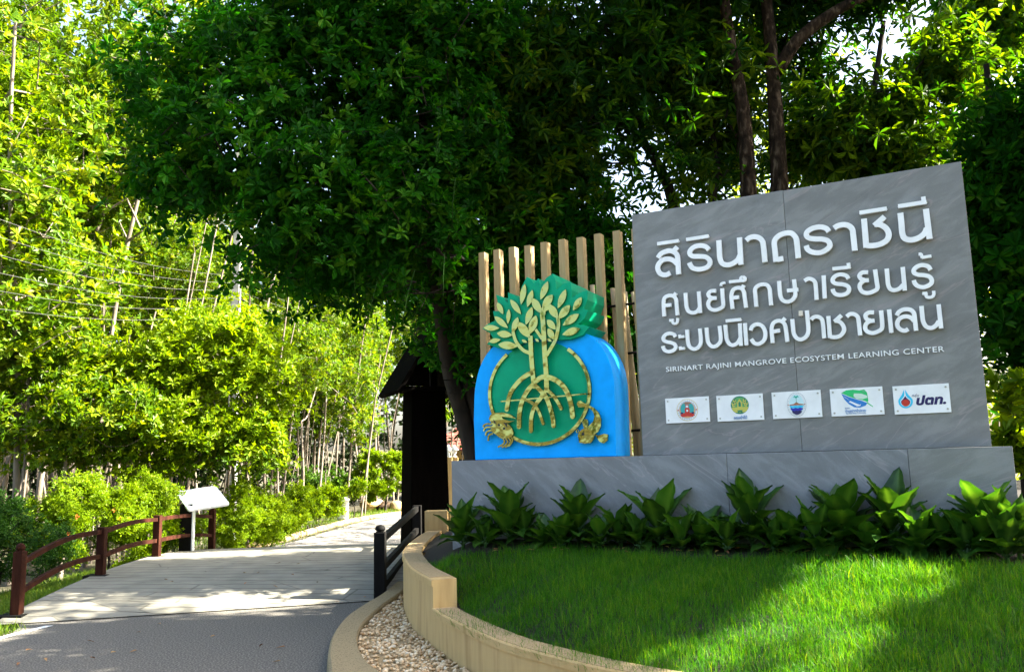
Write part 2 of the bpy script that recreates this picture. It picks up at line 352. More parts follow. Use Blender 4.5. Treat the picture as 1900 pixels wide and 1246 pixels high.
def wood(name, nodes, par, r_tip, r_base, ntrunk, expo=.42, k=6, keepm=None):
    n = len(nodes); w = np.zeros(n)
    ch = np.zeros(n, int)
    for i in range(n-1, 0, -1):
        if w[i] == 0: w[i] = 1
        w[par[i]] += w[i]
    r = r_tip*np.maximum(1, w)**expo; r = np.minimum(r, r_base)
    if ntrunk > 1:
        f = np.linspace(1, .45, ntrunk); r[:ntrunk] = np.maximum(r[:ntrunk], r_base*f)
    e = np.arange(1, n); p = par[e]; ra = np.minimum(r[p], r[e]*1.35); tr = (e < ntrunk); ra[tr] = r[p][tr]
    if keepm is not None: q = keepm[e] | (e < ntrunk); e, p, ra = e[q], p[q], ra[q]
    V, Q = tubes_np(nodes[p], nodes[e], ra, r[e], k)
    return mesh_np(name, V, Q, None, True)
GAPS = []          # ground polygons (z, [(x, y)...]) that the sun reaches through openings in the crowns
def inside(px, py, poly):
    x = np.array([p[0] for p in poly]); y = np.array([p[1] for p in poly]); c = np.zeros(len(px), bool); j = len(poly)-1
    for i in range(len(poly)):
        hit = ((y[i] > py) != (y[j] > py)) & (px < (x[j]-x[i])*(py-y[i])/(y[j]-y[i]+1e-12) + x[i]); c ^= hit; j = i
    return c
def open_gaps(C, rng, which, thin=True):
    """which of the points C stay: openings in the crown where the sun comes through; which = {name of the opening: share kept} or True"""
    ok = np.ones(len(C), bool)
    for nm, z, poly, kp in GAPS:
        if which is not True:
            if nm not in which: continue
            kp = which[nm]
        if not thin and kp > .1: continue
        t = (C[:, 2]-z)/SUN[2]; q = C - SUN*t[:, None] + rng.normal(size=C.shape)*.05
        ok &= ~(inside(q[:, 0], q[:, 1], poly) & (rng.random(len(C)) > kp) & (t > .6))
    return ok
def cascade(ok, par):
    for i in range(1, len(ok)): ok[i] &= ok[par[i]] | (par[i] < 7)
    return ok
def tree(name, loc, trunk, blobs, npts, nros, k, L, Wd, leaf, bark, label, cat='tree', group=None, seed=1, r_base=.14, r_tip=.006,
         el=(5,60), droop=.25, hollow=.5, spread=.16, gaps=False, crown='crown', tone=None, step=.35, expo=.42):
    rng = np.random.default_rng(seed)
    pts = blob_pts(blobs, npts, rng, hollow)
    nodes, par, tips = skeleton(trunk, pts, rng, step)
    o = thing(name, loc, label, cat, group) if label else thing(name, loc, None, None)
    off = np.array(loc, float)
    wm = wood('trunk', nodes - off, par, r_tip, r_base, len(trunk), expo, keepm=cascade(open_gaps(nodes, rng, gaps, False), par) if gaps is True else None); obj('trunk', wm, bark, o)
    # whorls: at the tips, along the twigs and strewn close to them
    pick = rng.choice(tips, nros); C = nodes[pick] + rng.normal(size=(nros, 3))*spread
    far = np.arange(nros) < len(tips)
    if nros >= len(tips): C[:len(tips)] = nodes[tips]; pick[:len(tips)] = tips
    A = norm(norm(nodes[pick] - nodes[par[pick]]) + rng.normal(size=(nros, 3))*.45 + np.array([0, 0, .55]))
    if gaps: ok = open_gaps(C, rng, gaps); C, A = C[ok], A[ok]
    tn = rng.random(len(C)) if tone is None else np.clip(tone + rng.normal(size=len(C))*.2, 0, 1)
    V, Q, t = rosettes(C, A, k, L, Wd, rng, el, droop, tone=tn)
    obj(crown, mesh_np(crown, V - off, Q, t), leaf, o)
    return o

# ------------------------------------------------------------------ the sign's own frame: u to the right, z up, w towards the road
HEAD = R_(27.65)
DU = np.array([math.cos(HEAD), -math.sin(HEAD), 0]); DN = np.array([-math.sin(HEAD), -math.cos(HEAD), 0])
S0 = at_y(1840, 828, 7.0); S0 = S0 - DU * (DU @ (S0 - at_y(1193, 845, 8.39)))   # bottom corner beside the slats
ZP = 1.631                                                                 # plinth top
def SP(u, z, w): p = S0 + DU*u + DN*w; return (p[0], p[1], z)
def px_s(px, py, w):
    """a measured point of the sign carried on to the plane w in front of its face"""
    d = ray(px, py); o = S0 + DN*w; t = (DN @ (o - CO)) / (DN @ d); p = CO + d*t
    return (DU @ (p - S0), p[2])
def sbox(mb, u0, u1, z0, z1, w0, w1):
    vs = [SP(u, z, w) for w in (w0, w1) for u, z in ((u0,z0),(u1,z0),(u1,z1),(u0,z1))]
    return mb.add(vs, [(0,1,2,3),(7,6,5,4),(0,4,5,1),(1,5,6,2),(2,6,7,3),(3,7,4,0)])
def spoly(mb, uz, w0, w1): return mb.prism([SP(u, z, w1) for u, z in uz], DN*(w0-w1))
def smooth_line(p, corners=(), sub=7):
    """Catmull-Rom through the points"""
    p = [np.array(q, float) for q in p]
    if len(p) == 2: return p
    out = []
    for i in range(len(p)-1):
        a = p[i-1] if i > 0 else 2*p[0]-p[1]; d = p[i+2] if i+2 < len(p) else 2*p[-1]-p[-2]; b, c = p[i], p[i+1]
        for k in range(sub):
            t = k/sub; out.append(.5*((2*b)+(-a+c)*t+(2*a-5*b+4*c-d)*t*t+(-a+3*b-3*c+d)*t**3))
    out.append(p[-1]); return out
def ribbon(uz, width, round_end=False):
    p = np.array(uz); n = len(p); t = np.zeros_like(p); t[1:-1] = p[2:]-p[:-2]; t[0] = p[1]-p[0]; t[-1] = p[-1]-p[-2]
    t /= np.linalg.norm(t, axis=1)[:, None]; nn = np.stack([-t[:, 1], t[:, 0]], 1)*width/2
    L = list(p+nn); Rr = list(p-nn)
    if round_end:
        L += [p[-1] + nn[-1]*math.cos(a) + t[-1]*width/2*math.sin(a) for a in np.linspace(.35, math.pi-.35, 5)]
    return [tuple(q) for q in L] + [tuple(q) for q in Rr[::-1]]
def strip(mb, uz, width, w0, w1, round_end=False):
    """a bent bar of constant width as a closed solid of quads"""
    p = np.array(uz); t = np.zeros_like(p); t[1:-1] = p[2:]-p[:-2]; t[0] = p[1]-p[0]; t[-1] = p[-1]-p[-2]
    t /= np.linalg.norm(t, axis=1)[:, None]; nn = np.stack([-t[:, 1], t[:, 0]], 1)*width/2
    wd = np.ones(len(p))
    if round_end:
        ex = [p[-1] + t[-1]*width/2*math.sin(a) for a in (.5, .95, 1.3, 1.5)]
        p = np.vstack([p, ex]); nn = np.vstack([nn]+[nn[-1:]*math.cos(a) for a in (.5, .95, 1.3, 1.5)])
    n = len(p); vs = []
    for i in range(n):
        a, b = p[i]+nn[i], p[i]-nn[i]
        vs += [SP(a[0], a[1], w1), SP(b[0], b[1], w1), SP(b[0], b[1], w0), SP(a[0], a[1], w0)]
    fs = [(0,1,2,3), (4*n-1, 4*n-2, 4*n-3, 4*n-4)]
    for i in range(n-1):
        for k in range(4): fs.append((4*i+k, 4*i+(k+1) % 4, 4*i+4+(k+1) % 4, 4*i+4+k))
    return mb.add(vs, fs)

ZM = {'A': (1200, 360, 1900/280), 'B': (1460, 350, 1900/290), 'C': (1215, 490, 1900/280), 'D': (1470, 460, 1900/290),
      'E': (880, 500, 6.23), 'F': (880, 690, 6.3333), 'G': (860, 400, 2.65)}
def trace(s, w):
    """'A 12,30 14,50 B 3,4' -> points on the plane w"""
    out = []; z = None
    for q in s.split():
        if q in ZM: z = ZM[q]; continue
        x, y = q.split(','); out.append(px_s(z[0]+float(x)/z[2], z[1]+float(y)/z[2], w))
    return out

# ---- the grey sign wall
TL = px_s(1172, 401, 0); TR = px_s(1783, 296, 0); BRu = px_s(1840, 828, 0)[0]
SH = (TL[1]+TR[1])/2; SU0, SU1 = 0.0, BRu; SEAM = px_s(1468, 560, 0)[0]
sign = thing('sign_wall', SP((SU0+SU1)/2, ZP, -.09), 'tall grey slate sign wall with raised white Thai lettering standing on the plinth', 'sign')
mb = MB(); sbox(mb, SU0, SEAM-.0015, ZP+.004, SH, -.18, 0); obj('stone_panel', mb, M['stone'], sign, bevel=.003)
mb = MB(); sbox(mb, SEAM+.0015, SU1, ZP+.004, SH-.004, -.18, .0); obj('stone_panel', mb, M['stone_b'], sign, bevel=.003)
mb = MB(); sbox(mb, SU0+.003, SU1-.003, ZP+.0005, ZP+.012, -.17, -.006); obj('joint_light_stop', mb, M['black'], sign)  # black strip added in the gap under the panels to block light
LW0, LW1 = .016, .042
W1, W2, W3 = .048, .0355, .0350
GLY = [  # (stroke width, traced centre lines ...): one entry per raised sign
 (W1, 'A 138,802 175,752 230,724 290,712 345,730 378,765 389,830 398,1008', 'A 338,712 384,664', 'A 292,990 250,1012 205,1014 160,990 134,930 150,875 200,828 270,815 330,833 385,880'),
 (.034, 'A 130,625 398,586'),
 (W1*.95, 'A 780,700 745,662 675,646 600,662 548,705 540,750 580,780 660,783 740,790 788,830 790,880 745,925 660,945 580,930 545,890 534,862'),
 (.034, 'A 495,572 775,527'),
 (W1, 'A 904,580 911,690 918,800 945,865 1005,890 1075,875 1140,830 1172,770', 'A 1165,545 1184,888'),
 (W1, 'A 1250,582 1290,550 1350,535 1410,548 1453,590 1468,660 1487,855'),
 (W1, 'A 1625,850 1614,720 1605,600 1650,532 1720,497 1785,487 B 62,545 106,592 120,660 138,843', 'A 1640,824 1717,808'),
 (W1*.95, 'B 510,520 482,485 430,466 370,466 300,485 245,525 237,570 275,600 350,610 430,612 500,635 521,690 480,740 400,776 310,770 250,735 234,690'),
 (W1, 'B 572,478 620,449 690,436 750,449 793,490 805,560 826,752'),
 (W1, 'B 936,364 950,530 964,715', 'B 966,690 1050,690 1140,670 1215,622 1238,550 1207,482 1140,438 1070,430', 'B 1062,447 1188,338'),
 (.036, 'B 882,292 1213,240'),
 (W1, 'B 1379,294 1392,420 1403,540 1435,603 1510,621 1600,597 1670,545 1702,480', 'B 1690,245 1735,610'),
 (.036, 'B 1352,213 1697,160', 'B 1657,96 1664,150'),
 # second line
 (W2, 'C 115,655 107,500 112,440 135,410 180,393 230,400 263,440 272,520 282,640', 'C 236,400 264,360', 'C 122,518 205,511'),
 (.026, 'C 180,706 232,702', 'C 216,690 224,733 250,746 278,730 285,676'),
 (W2, 'C 383,360 390,470 398,540 425,592 480,610 530,592 562,548', 'C 550,342 570,612'),
 (W2, 'C 768,333 705,338 670,375 690,412 728,424', 'C 775,424 715,430 675,470 672,520 705,563 765,575 830,550 859,515 852,420 845,303'),
 (.024, 'C 830,272 838,243 885,230'),
 (W2, 'C 976,562 965,450 963,380 985,322 1040,296 1090,305 1118,345 1130,420 1147,545', 'C 1096,305 1120,262', 'C 984,422 1058,413'),
 (.029, 'C 932,222 1085,206', 'C 1107,158 1131,170 1131,195 1107,207 1083,195 1083,170 1107,158'),
 (W2, 'C 1276,535 1265,400 1260,318 1290,275 1350,253 1410,260 1443,310 1450,380 1462,515'),
 (W2, 'C 1562,210 1572,340 1582,405 1610,452 1665,471 1725,450 1763,400 1766,340 1750,190', 'C 1662,332 1805,318'),
 (W2, 'D 147,398 190,373 235,378 270,405 284,460 295,628'),
 (W2, 'D 380,332 394,612'),
 (W2, 'D 684,372 655,335 590,320 530,335 492,373 495,410 540,433 610,440 670,460 690,500 665,547 600,570 535,562 500,530 490,496'),
 (.031, 'D 487,252 705,230', 'D 680,180 686,222'),
 (W2, 'D 920,292 850,298 815,335 835,372 873,386', 'D 930,388 870,397 825,437 820,480 850,528 915,546 985,525 1033,488 1025,400 1005,260'),
 (W2, 'D 1147,250 1158,370 1165,440 1190,493 1240,511 1300,492 1347,445', 'D 1342,230 1368,515'),
 (W2, 'D 1681,264 1650,222 1580,206 1515,226 1477,265 1482,300 1530,323 1610,330 1670,350 1697,395 1675,442 1600,474 1530,462 1490,427 1477,390'),
 (.026, 'D 1535,74 1566,76 1579,118', 'D 1572,114 1692,95'),
 (.026, 'D 1582,552 1640,547', 'D 1622,536 1630,585 1660,598 1700,590 1720,562 1718,518'),
 # third line
 (W3, 'C 258,915 235,880 185,868 135,885 105,923 112,955 150,975 200,985 245,1005 260,1045 235,1080 180,1098 130,1085 106,1055 98,1028'),
 (.026, 'C 296,915 370,907', 'C 309,884 311,906'),
 (.026, 'C 302,1063 374,1056', 'C 314,1034 317,1054'),
 (W3, 'C 402,822 412,960 430,1028 480,1064 530,1055 568,1010 577,950 565,808'),
 (W3, 'C 648,797 658,920 674,990 720,1034 775,1025 818,980 828,920 812,775'),
 (W3, 'C 885,762 895,880 906,950 940,1003 990,1016 1040,987 1074,930', 'C 1068,742 1083,1025'),
 (.030, 'C 890,713 1082,694'),
 (W3, 'C 1132,740 1152,1018'),
 (W3, 'C 1203,832 1225,782 1280,754 1338,767 1378,820 1390,890 1370,958 1310,1000 1250,990 1212,940'),
 (W3, 'C 1482,990 1472,880 1470,800 1490,742 1540,712 1590,716 1633,755 1650,830 1668,975', 'C 1602,720 1640,675', 'C 1492,845 1575,832'),
 (W3, 'D -2,862 8,960 18,1035 50,1090 100,1109 155,1086 188,1035 194,960 175,757'),
 (W3, 'D 228,870 255,842 300,832 345,850 370,902 388,1095'),
 (W3, 'D 437,825 447,950 457,1090', 'D 458,1076 520,1081 580,1065 622,1015 625,960 590,905 545,884 515,880', 'D 510,893 598,815'),
 (W3, 'D 660,832 700,802 750,802 795,835 808,900 825,1060'),
 (W3, 'D 992,780 930,783 890,815 905,862 948,879', 'D 1000,880 935,891 895,925 886,975 915,1014 975,1031 1045,1010 1090,970 1090,880 1078,757'),
 (W3, 'D 1176,745 1205,1028'),
 (W3, 'D 1268,818 1300,772 1360,744 1430,747 1473,780 1486,830 1505,1003', 'D 1410,982 1370,1003 1320,990 1281,950 1280,892 1320,845 1390,829 1450,850 1480,885'),
 (W3, 'D 1570,703 1582,830 1595,900 1630,953 1690,969 1745,940 1783,885', 'D 1778,683 1810,975'),
 (W3*1.05, 'D 102,762 104,822')]
for gi, g in enumerate(GLY):
    mb = MB()
    for k, s in enumerate(g[1:]):
        uz = smooth_line(trace(s, LW1)); strip(mb, uz, g[0], LW0 + .0003*k, LW1 - .0006*k)
        a = uz[len(uz)//3]; b = uz[-1 - len(uz)//4]
        if k == 0:
            for q in (a, b): mb.tube([SP(q[0], q[1], .0005), SP(q[0], q[1], LW0+.002)], .005, 6)   # stand-off pins
    o = obj('letter', mb, M['mark_old'] if gi == len(GLY)-1 else M['letter'], sign)
    if gi == len(GLY)-1: o['label'] = 'small square tone mark aged to beige'

def text_mesh(body, depth=0.0, bold=0.0, shear=0.0, space=1.0):
    c = bpy.data.curves.new('text', 'FONT'); c.body = body; c.extrude = depth/2; c.offset = bold; c.shear = shear; c.resolution_u = 4; c.space_character = space
    o = bpy.data.objects.new('text', c); COL.objects.link(o)
    dg = bpy.context.evaluated_depsgraph_get(); dg.update()
    m = o.evaluated_get(dg).to_mesh()
    v = np.array([tuple(q.co) for q in m.vertices]); f = [list(q.vertices) for q in m.polygons]
    o.evaluated_get(dg).to_mesh_clear(); bpy.data.objects.remove(o); bpy.data.curves.remove(c)
    return v, f
def text_on(v, f, u0, u1, z0, z1, w0, w1, fit=None):
    """flat lettering scaled into a rectangle of the sign's frame"""
    lo = v.min(0) if fit is None else fit[0]; hi = v.max(0) if fit is None else fit[1]
    mb = MB(); d = max(1e-6, hi[2]-lo[2])
    mb.add([SP(u0+(q[0]-lo[0])/(hi[0]-lo[0])*(u1-u0), z0+(q[1]-lo[1])/(hi[1]-lo[1])*(z1-z0), w0+(q[2]-lo[2])/d*(w1-w0)) for q in v], f)
    return mb
# English line: one mesh per letter, set out from the whole line
line = 'SIRINART RAJINI MANGROVE ECOSYSTEM LEARNING CENTER'
ua = px_s(1236, 692, .012)[0]; ub = px_s(1753, 655, .012)[0]
zb = (px_s(1240, 692, .012)[1] + px_s(1750, 655.5, .012)[1])/2; zt = (px_s(1240, 681, .012)[1] + px_s(1750, 641, .012)[1])/2
full_v, full_f = text_mesh(line, .1, .004, space=1.06)
isl = list(range(len(full_v)))
def root(i):
    while isl[i] != i: isl[i] = isl[isl[i]]; i = isl[i]
    return i
for f in full_f:
    for k in f[1:]: isl[root(k)] = root(f[0])
grp = {}
for f in full_f: grp.setdefault(root(f[0]), []).append(f)
fit = (full_v.min(0), full_v.max(0))
for r, fs in sorted(grp.items(), key=lambda kv: min(full_v[i][0] for f in kv[1] for i in f)):
    ids = sorted({i for f in fs for i in f}); mp = {i: k for k, i in enumerate(ids)}
    mb = text_on(full_v[ids], [[mp[i] for i in f] for f in fs], ua, ub, zb, zt, .001, .012, fit)
    obj('latin_letter', mb, M['letter'], sign)

# ---- five white plaques screwed to the sign
PQ = [((1233.7,738.6),(1314.6,735.2),(1318,782),(1236.5,784.8)), ((1328.9,734.1),(1415,729.3),(1418.1,777.5),(1331.6,782.4)),
      ((1431,727.5),(1522.3,723),(1526.2,773),(1434.8,776.8)), ((1539.4,721.6),(1637,716.4),(1641.5,768.5),(1542.8,772)), ((1655.7,716),(1760.3,710.8),(1765.5,764.3),(1660.2,768.5))]
PL = ['white plaque with a round red and teal seal in a gold ring', 'white plaque with a round green and yellow forest emblem', 'white plaque with an oval emblem of a palm over blue waves',
      'white plaque with a green and blue leaf emblem and a boat', 'white plaque with a blue and red flame emblem and bold navy lettering']
COLS = {}
def ink(c):
    if c not in COLS: COLS[c] = plain('print_%02x%02x%02x' % tuple(int(255*x) for x in c), c, .35)
    return COLS[c]
GOLD_, TEAL, RED, NAVY, SKYB, MIDB, DGRN, LGRN, YEL, BRN, GRY, LEAFG, LEAFB, WHT, ORG = ((.62,.47,.14),(.03,.36,.36),(.55,.03,.02),(.012,.008,.10),(.03,.52,.80),(.02,.20,.55),
    (.005,.20,.12),(.10,.36,.12),(.55,.52,.10),(.36,.13,.07),(.25,.30,.36),(.02,.52,.16),(.02,.20,.58),(.82,.85,.86),(.66,.36,.16))
for i, (q, lab) in enumerate(zip(PQ, PL)):
    c = [px_s(p[0], p[1], .014) for p in q]
    u0 = (c[0][0]+c[3][0])/2; u1 = (c[1][0]+c[2][0])/2; z1 = (c[0][1]+c[1][1])/2; z0 = (c[2][1]+c[3][1])/2
    w_, h_ = u1-u0, z1-z0; cu, cz = (u0+u1)/2, (z0+z1)/2
    pl = thing('logo_plaque', SP(cu, z0, .001), lab, 'plaque', 'logo plaques in a row on the grey sign')
    mb = MB(); sbox(mb, u0, u1, z0, z1, .006, .014); obj('plate', mb, M['plaque'], pl, bevel=.001)
    for a, b in ((.06,.12),(.94,.12),(.06,.88),(.94,.88)):
        mb = MB(); x, z = u0+a*w_, z0+b*h_
        mb.tube([SP(x, z, .0005), SP(x, z, .018)], .0085, 10); obj('screw', mb, M['screw'], pl)
    lay = [.0142]
    def put(pts, col, name='emblem_print'):
        w = lay[0]; lay[0] += .00025; mb = MB(); spoly(mb, [(u0+a*w_, z0+b*h_) for a, b in pts], .0141, w+.0004); obj(name, mb, ink(col), pl)
    asp = w_/h_
    def disc(a, b, r, col, ry=None, n=36, t0=0, t1=2*math.pi):
        ry = ry or r; put([(a + r/asp*math.cos(t0+(t1-t0)*k/n), b + ry*math.sin(t0+(t1-t0)*k/n)) for k in range(n + (0 if t1-t0 > 6.2 else 1))], col)
    def words(body, a0, a1, b0, b1, col, bold=0.0, shear=0.0):
        w = lay[0]; lay[0] += .00025
        v, f = text_mesh(body, .02, bold, shear); obj('lettering', text_on(v, f, u0+a0*w_, u0+a1*w_, z0+b0*h_, z0+b1*h_, .0141, w+.0004), ink(col), pl)
    if i == 0:
        disc(.5,.5,.435,GOLD_); disc(.5,.5,.415,WHT); disc(.5,.5,.345,GRY); disc(.5,.5,.33,WHT); disc(.5,.5,.32,ORG); disc(.5,.54,.28,TEAL)
        put([(.33,.30),(.38,.36),(.45,.40),(.55,.40),(.62,.36),(.67,.30),(.62,.22),(.5,.25),(.38,.22)], RED)
        put([(.45,.40),(.44,.52),(.47,.60),(.46,.72),(.54,.72),(.53,.60),(.56,.52),(.55,.40)], RED); put([(.42,.74),(.47,.82),(.58,.80),(.60,.74)], BRN)
        disc(.5,.64,.05,WHT); disc(.5,.47,.04,WHT); disc(.29,.5,.028,RED); disc(.71,.5,.028,RED)
        put([(.33,.36),(.36,.42),(.41,.40),(.39,.34)], NAVY); put([(.67,.36),(.64,.42),(.59,.40),(.61,.34)], NAVY)
        for k in range(26):
            t = k*2*math.pi/26+.05
            if abs(math.sin(t)) > .18: disc(.5+.378/asp*math.cos(t), .5+.378*math.sin(t), .014, GRY, n=6)
    elif i == 1:
        disc(.5,.60,.345,DGRN); disc(.5,.60,.30,LGRN); put([(.32,.52),(.68,.52),(.66,.40),(.60,.32),(.40,.32),(.34,.40)], YEL)
        put([(.445,.52),(.445,.70),(.5,.84),(.555,.70),(.555,.52)], YEL); put([(.475,.54),(.475,.68),(.5,.74),(.525,.68),(.525,.54)], DGRN)
        for a, b in ((.37,.60),(.40,.70),(.36,.67),(.63,.60),(.60,.70),(.65,.67),(.39,.78),(.61,.78)): disc(a, b, .06, YEL); disc(a+.005, b+.02, .035, DGRN)
        put([(.44,.40),(.56,.40),(.55,.36),(.53,.36),(.57,.28),(.545,.28),(.52,.34),(.48,.34),(.455,.28),(.43,.28),(.47,.36),(.45,.36)], DGRN)
        words('กรมป่าไม้', .36, .64, .06, .20, MIDB)
    elif i == 2:
        disc(.5,.5,.345,GRY,.455); disc(.5,.5,.335,WHT,.442); disc(.5,.51,.262,(.55,.78,.82),.36)
        put([(.5-.262/asp,.50),(.45,.53),(.5,.60),(.55,.53),(.5+.262/asp,.50),(.5+.25/asp,.47),(.5-.25/asp,.47)], BRN)
        put([(.495,.55),(.497,.78),(.503,.78),(.505,.55)], DGRN); put([(.5,.80),(.47,.84),(.44,.76),(.47,.78),(.49,.74),(.51,.74),(.53,.78),(.56,.76),(.53,.84)], (.02,.42,.30))
        for k, (b, c2) in enumerate(((.46,SKYB),(.37,(.02,.03,.40)),(.27,NAVY))):
            hw = [.255,.235,.185][k]/asp
            put([(.5-hw+2*hw*t/12, b+.012*math.sin(t*1.57)) for t in range(13)] + [(.5+hw*.86-2*hw*.86*t/12, b-.075-.03*math.sin(math.pi*t/12)*(k+.6)) for t in range(13)], c2)
        for k in range(34):
            t = k*2*math.pi/34
            if abs(math.sin(t)) > .12: disc(.5+.298/asp*math.cos(t), .5+.40*math.sin(t), .011, GRY, n=5)
        disc(.5-.298/asp,.5,.02,BRN); disc(.5+.298/asp,.5,.02,BRN)
    elif i == 3:
        put([(.22,.84),(.32,.93),(.45,.94),(.57,.90),(.66,.93),(.71,.80),(.72,.52),(.71,.46),(.60,.55),(.50,.60),(.36,.70)], LEAFG)
        put([(.22,.82),(.36,.68),(.50,.58),(.60,.52),(.70,.43),(.66,.34),(.56,.28),(.45,.30),(.35,.42),(.27,.60)], LEAFB)
        put([(.70,.46),(.80,.30),(.79,.28),(.68,.44)], LEAFG)
        put([(.46,.80),(.60,.78),(.70,.70),(.71,.62),(.62,.58),(.50,.60),(.45,.70)], (.62,.78,.66)); put([(.62,.82),(.67,.82),(.665,.92),(.625,.92)], (.10,.48,.22))
        put([(.38,.54),(.46,.46),(.55,.38),(.58,.40),(.56,.34),(.50,.33),(.40,.45),(.35,.50)], WHT)
        for k in range(3): put([(.26+.03*k,.72-.04*k),(.37,.55),(.375,.545),(.265+.03*k,.70-.04*k)], WHT)
        words('ชุมชน', .27, .36, .24, .30, MIDB); words('ตำบลปากน้ำปราณ', .27, .66, .13, .24, MIDB, .01); words('Pak Nam Pran Community', .28, .66, .055, .11, MIDB)
    else:
        def drop(a, b, r, top, col, n=20, rx=None):
            rx = (rx or r)/asp; P = [(a + rx*math.cos(-math.pi*.5+t), b + r*math.sin(-math.pi*.5+t)) for t in np.linspace(0, math.pi*.62, n//2)]
            Lh = [(2*a-x, y) for x, y in P[::-1]]; e = P[-1]
            mid = [(a+(e[0]-a)*.45, e[1]+(top-e[1])*.42), (a+(e[0]-a)*.12, e[1]+(top-e[1])*.8)]
            put(P + mid + [(a, top)] + [(2*a-x, y) for x, y in mid[::-1]] + Lh[:-1], col)
        drop(.215,.44,.235,.92,SKYB); drop(.215,.43,.165,.70,WHT); put([(.203,.64),(.227,.64),(.222,.93),(.208,.93)], WHT)
        drop(.215,.42,.145,.64,NAVY); disc(.215,.395,.125,RED)
        words('กลุ่ม', .335, .465, .56, .70, NAVY, 0, .25); words('ปตท.', .40, .925, .285, .63, NAVY, .05, .22)

# ---- plinth
PW0, PW1 = -.42, .30
pu0 = px_s(838, 880, PW1)[0]; pu1 = px_s(1882, 860, PW1)[0]
plinth = thing('stone_plinth', SP((pu0+pu1)/2, .75, 0), 'long low grey slate plinth carrying the sign and the blue emblem', 'plinth')
cuts = [pu0, px_s(1350, 880, PW1)[0], px_s(1688, 880, PW1)[0], pu1]
for k in range(3):
    mb = MB(); sbox(mb, cuts[k]+(.001 if k else 0), cuts[k+1]-(.001 if k < 2 else 0), .6, ZP - .0015*(k % 2), PW0, PW1-.001*(k % 2)); obj('stone_slab', mb, [M['stone_pl'], M['stone_pl'], M['stone']][k], plinth, bevel=.004)

# ---- slat screen
SLX = [893, 920.5, 949, 978, 1008, 1041.5, 1075, 1107.7, 1142.5, 1177]
WS = -.25
us = np.array([px_s(x, y, WS)[0] for x, y in zip(SLX, np.linspace(468, 423, 10))]); fitu = np.polyfit(np.arange(10), us, 1)
scr = thing('slat_screen', SP(us[4], ZP, WS), 'row of upright tan timber slats standing behind the blue emblem', 'screen')
zt_ = (px_s(893, 469, WS)[1] + px_s(1142, 427, WS)[1])/2
for k in range(10):
    u = us[k]; mb = MB(); sbox(mb, u-.038, u+.038, ZP-.3 if k < 0 else ZP+.002, zt_ + (.004 if k % 3 else -.004), WS-.10, WS)
    obj('slat', mb, M['slat'], scr, bevel=.003)

# ---- blue emblem with its gold mangrove
EW0, EW1 = -.235, .17
emb = thing('emblem_block', SP(px_s(1010, 850, EW1)[0], ZP, (EW0+EW1)/2), 'blue arched emblem block with a gold mangrove tree on a green disc', 'emblem')
mb = MB(); arch = trace('G 57,1197 50,1000 56,850 84,735 138,650 228,592 350,566 480,560 590,575 660,620 710,700 737,800 745,950 750,1182', EW1)
arch = [arch[0]] + smooth_line(arch[1:-1], sub=5) + [arch[-1]]
arch = [(u, max(z, ZP+.003)) for u, z in arch]; arch[0] = (arch[0][0], ZP+.003); arch[-1] = (arch[-1][0], ZP+.003)
spoly(mb, arch, EW0, EW1); obj('blue_block', mb, M['blue'], emb, bevel=.006)
dc = trace('G 373,868', EW1)[0]; xl = trace('G 128,868', EW1)[0]; xr = trace('G 617,850', EW1)[0]; yb = trace('G 397,1122', EW1)[0]
RD = ((xr[0]-xl[0])/2 + dc[1]-yb[1])/2; RU = (xr[0]-xl[0])/2; RZ = dc[1]-yb[1]
mb = MB(); spoly(mb, [(dc[0]+RU*math.cos(t), dc[1]+RZ*math.sin(t)) for t in np.linspace(0, 2*math.pi, 64, endpoint=False)], EW1-.002, EW1+.012); obj('green_disc', mb, M['green'], emb)
def lens(mb, a, b, width, w0, w1, n=10):
    a = np.array(a); b = np.array(b); d = b-a; nn = np.array([-d[1], d[0]])/np.linalg.norm(d)
    P = [a + d*t + nn*width/2*math.sin(math.pi*t**.9)**.9 for t in np.linspace(0, 1, n)]; Q = [a + d*t - nn*width/2*math.sin(math.pi*t**.9)**.9 for t in np.linspace(0, 1, n)][1:-1][::-1]
    spoly(mb, [tuple(p) for p in P+Q], w0, w1)
mb = MB(); strip(mb, [(dc[0]+(RU)*math.cos(t), dc[1]+RZ*math.sin(t)) for t in np.linspace(R_(128), R_(128+284), 70)], .036, EW1+.010, EW1+.035); obj('gold_ring', mb, M['gold'], emb)
CW = EW1+.05
crown_o = trace('E 145,862 215,790 180,735 90,680 150,630 238,590 215,480 290,476 335,480 270,390 250,288 330,325 388,390 388,262 455,290 520,345 545,200 605,82 660,115 690,160 735,100 772,185 830,95 905,45 940,130 945,235 1030,160 1110,143 1130,240 1122,330 1215,265 1310,238 1308,350 1265,455 1316,470 1270,570 1198,634 1270,640 1332,662 1250,760 1110,806 960,815 800,800 640,810 500,880 430,935 290,908', CW)
mb = MB(); spoly(mb, crown_o, EW0-.002, CW); obj('leaf_crown', mb, M['green'], emb, bevel=.004)
GW0, GW1 = CW+.010, CW+.032
LV = '585,165 540,405 70;850,135 765,350 75;1058,228 965,450 75;1240,318 1140,472 70;1105,410 970,570 85;1210,512 1020,645 80;1220,680 1015,752 75;415,345 540,515 65;262,378 335,515 60;400,455 388,628 50;232,540 390,675 65;105,670 290,675 62;262,735 440,757 74;168,832 305,808 50;275,865 505,885 82;505,548 437,730 72;672,235 612,435 68;668,430 595,640 76;665,328 778,505 82;905,290 785,440 88;862,405 968,565 82;500,605 648,790 92;716,528 640,745 95;840,580 942,692 70;850,680 922,808 70;548,812 612,842 30;705,800 748,832 26;842,798 895,830 28'
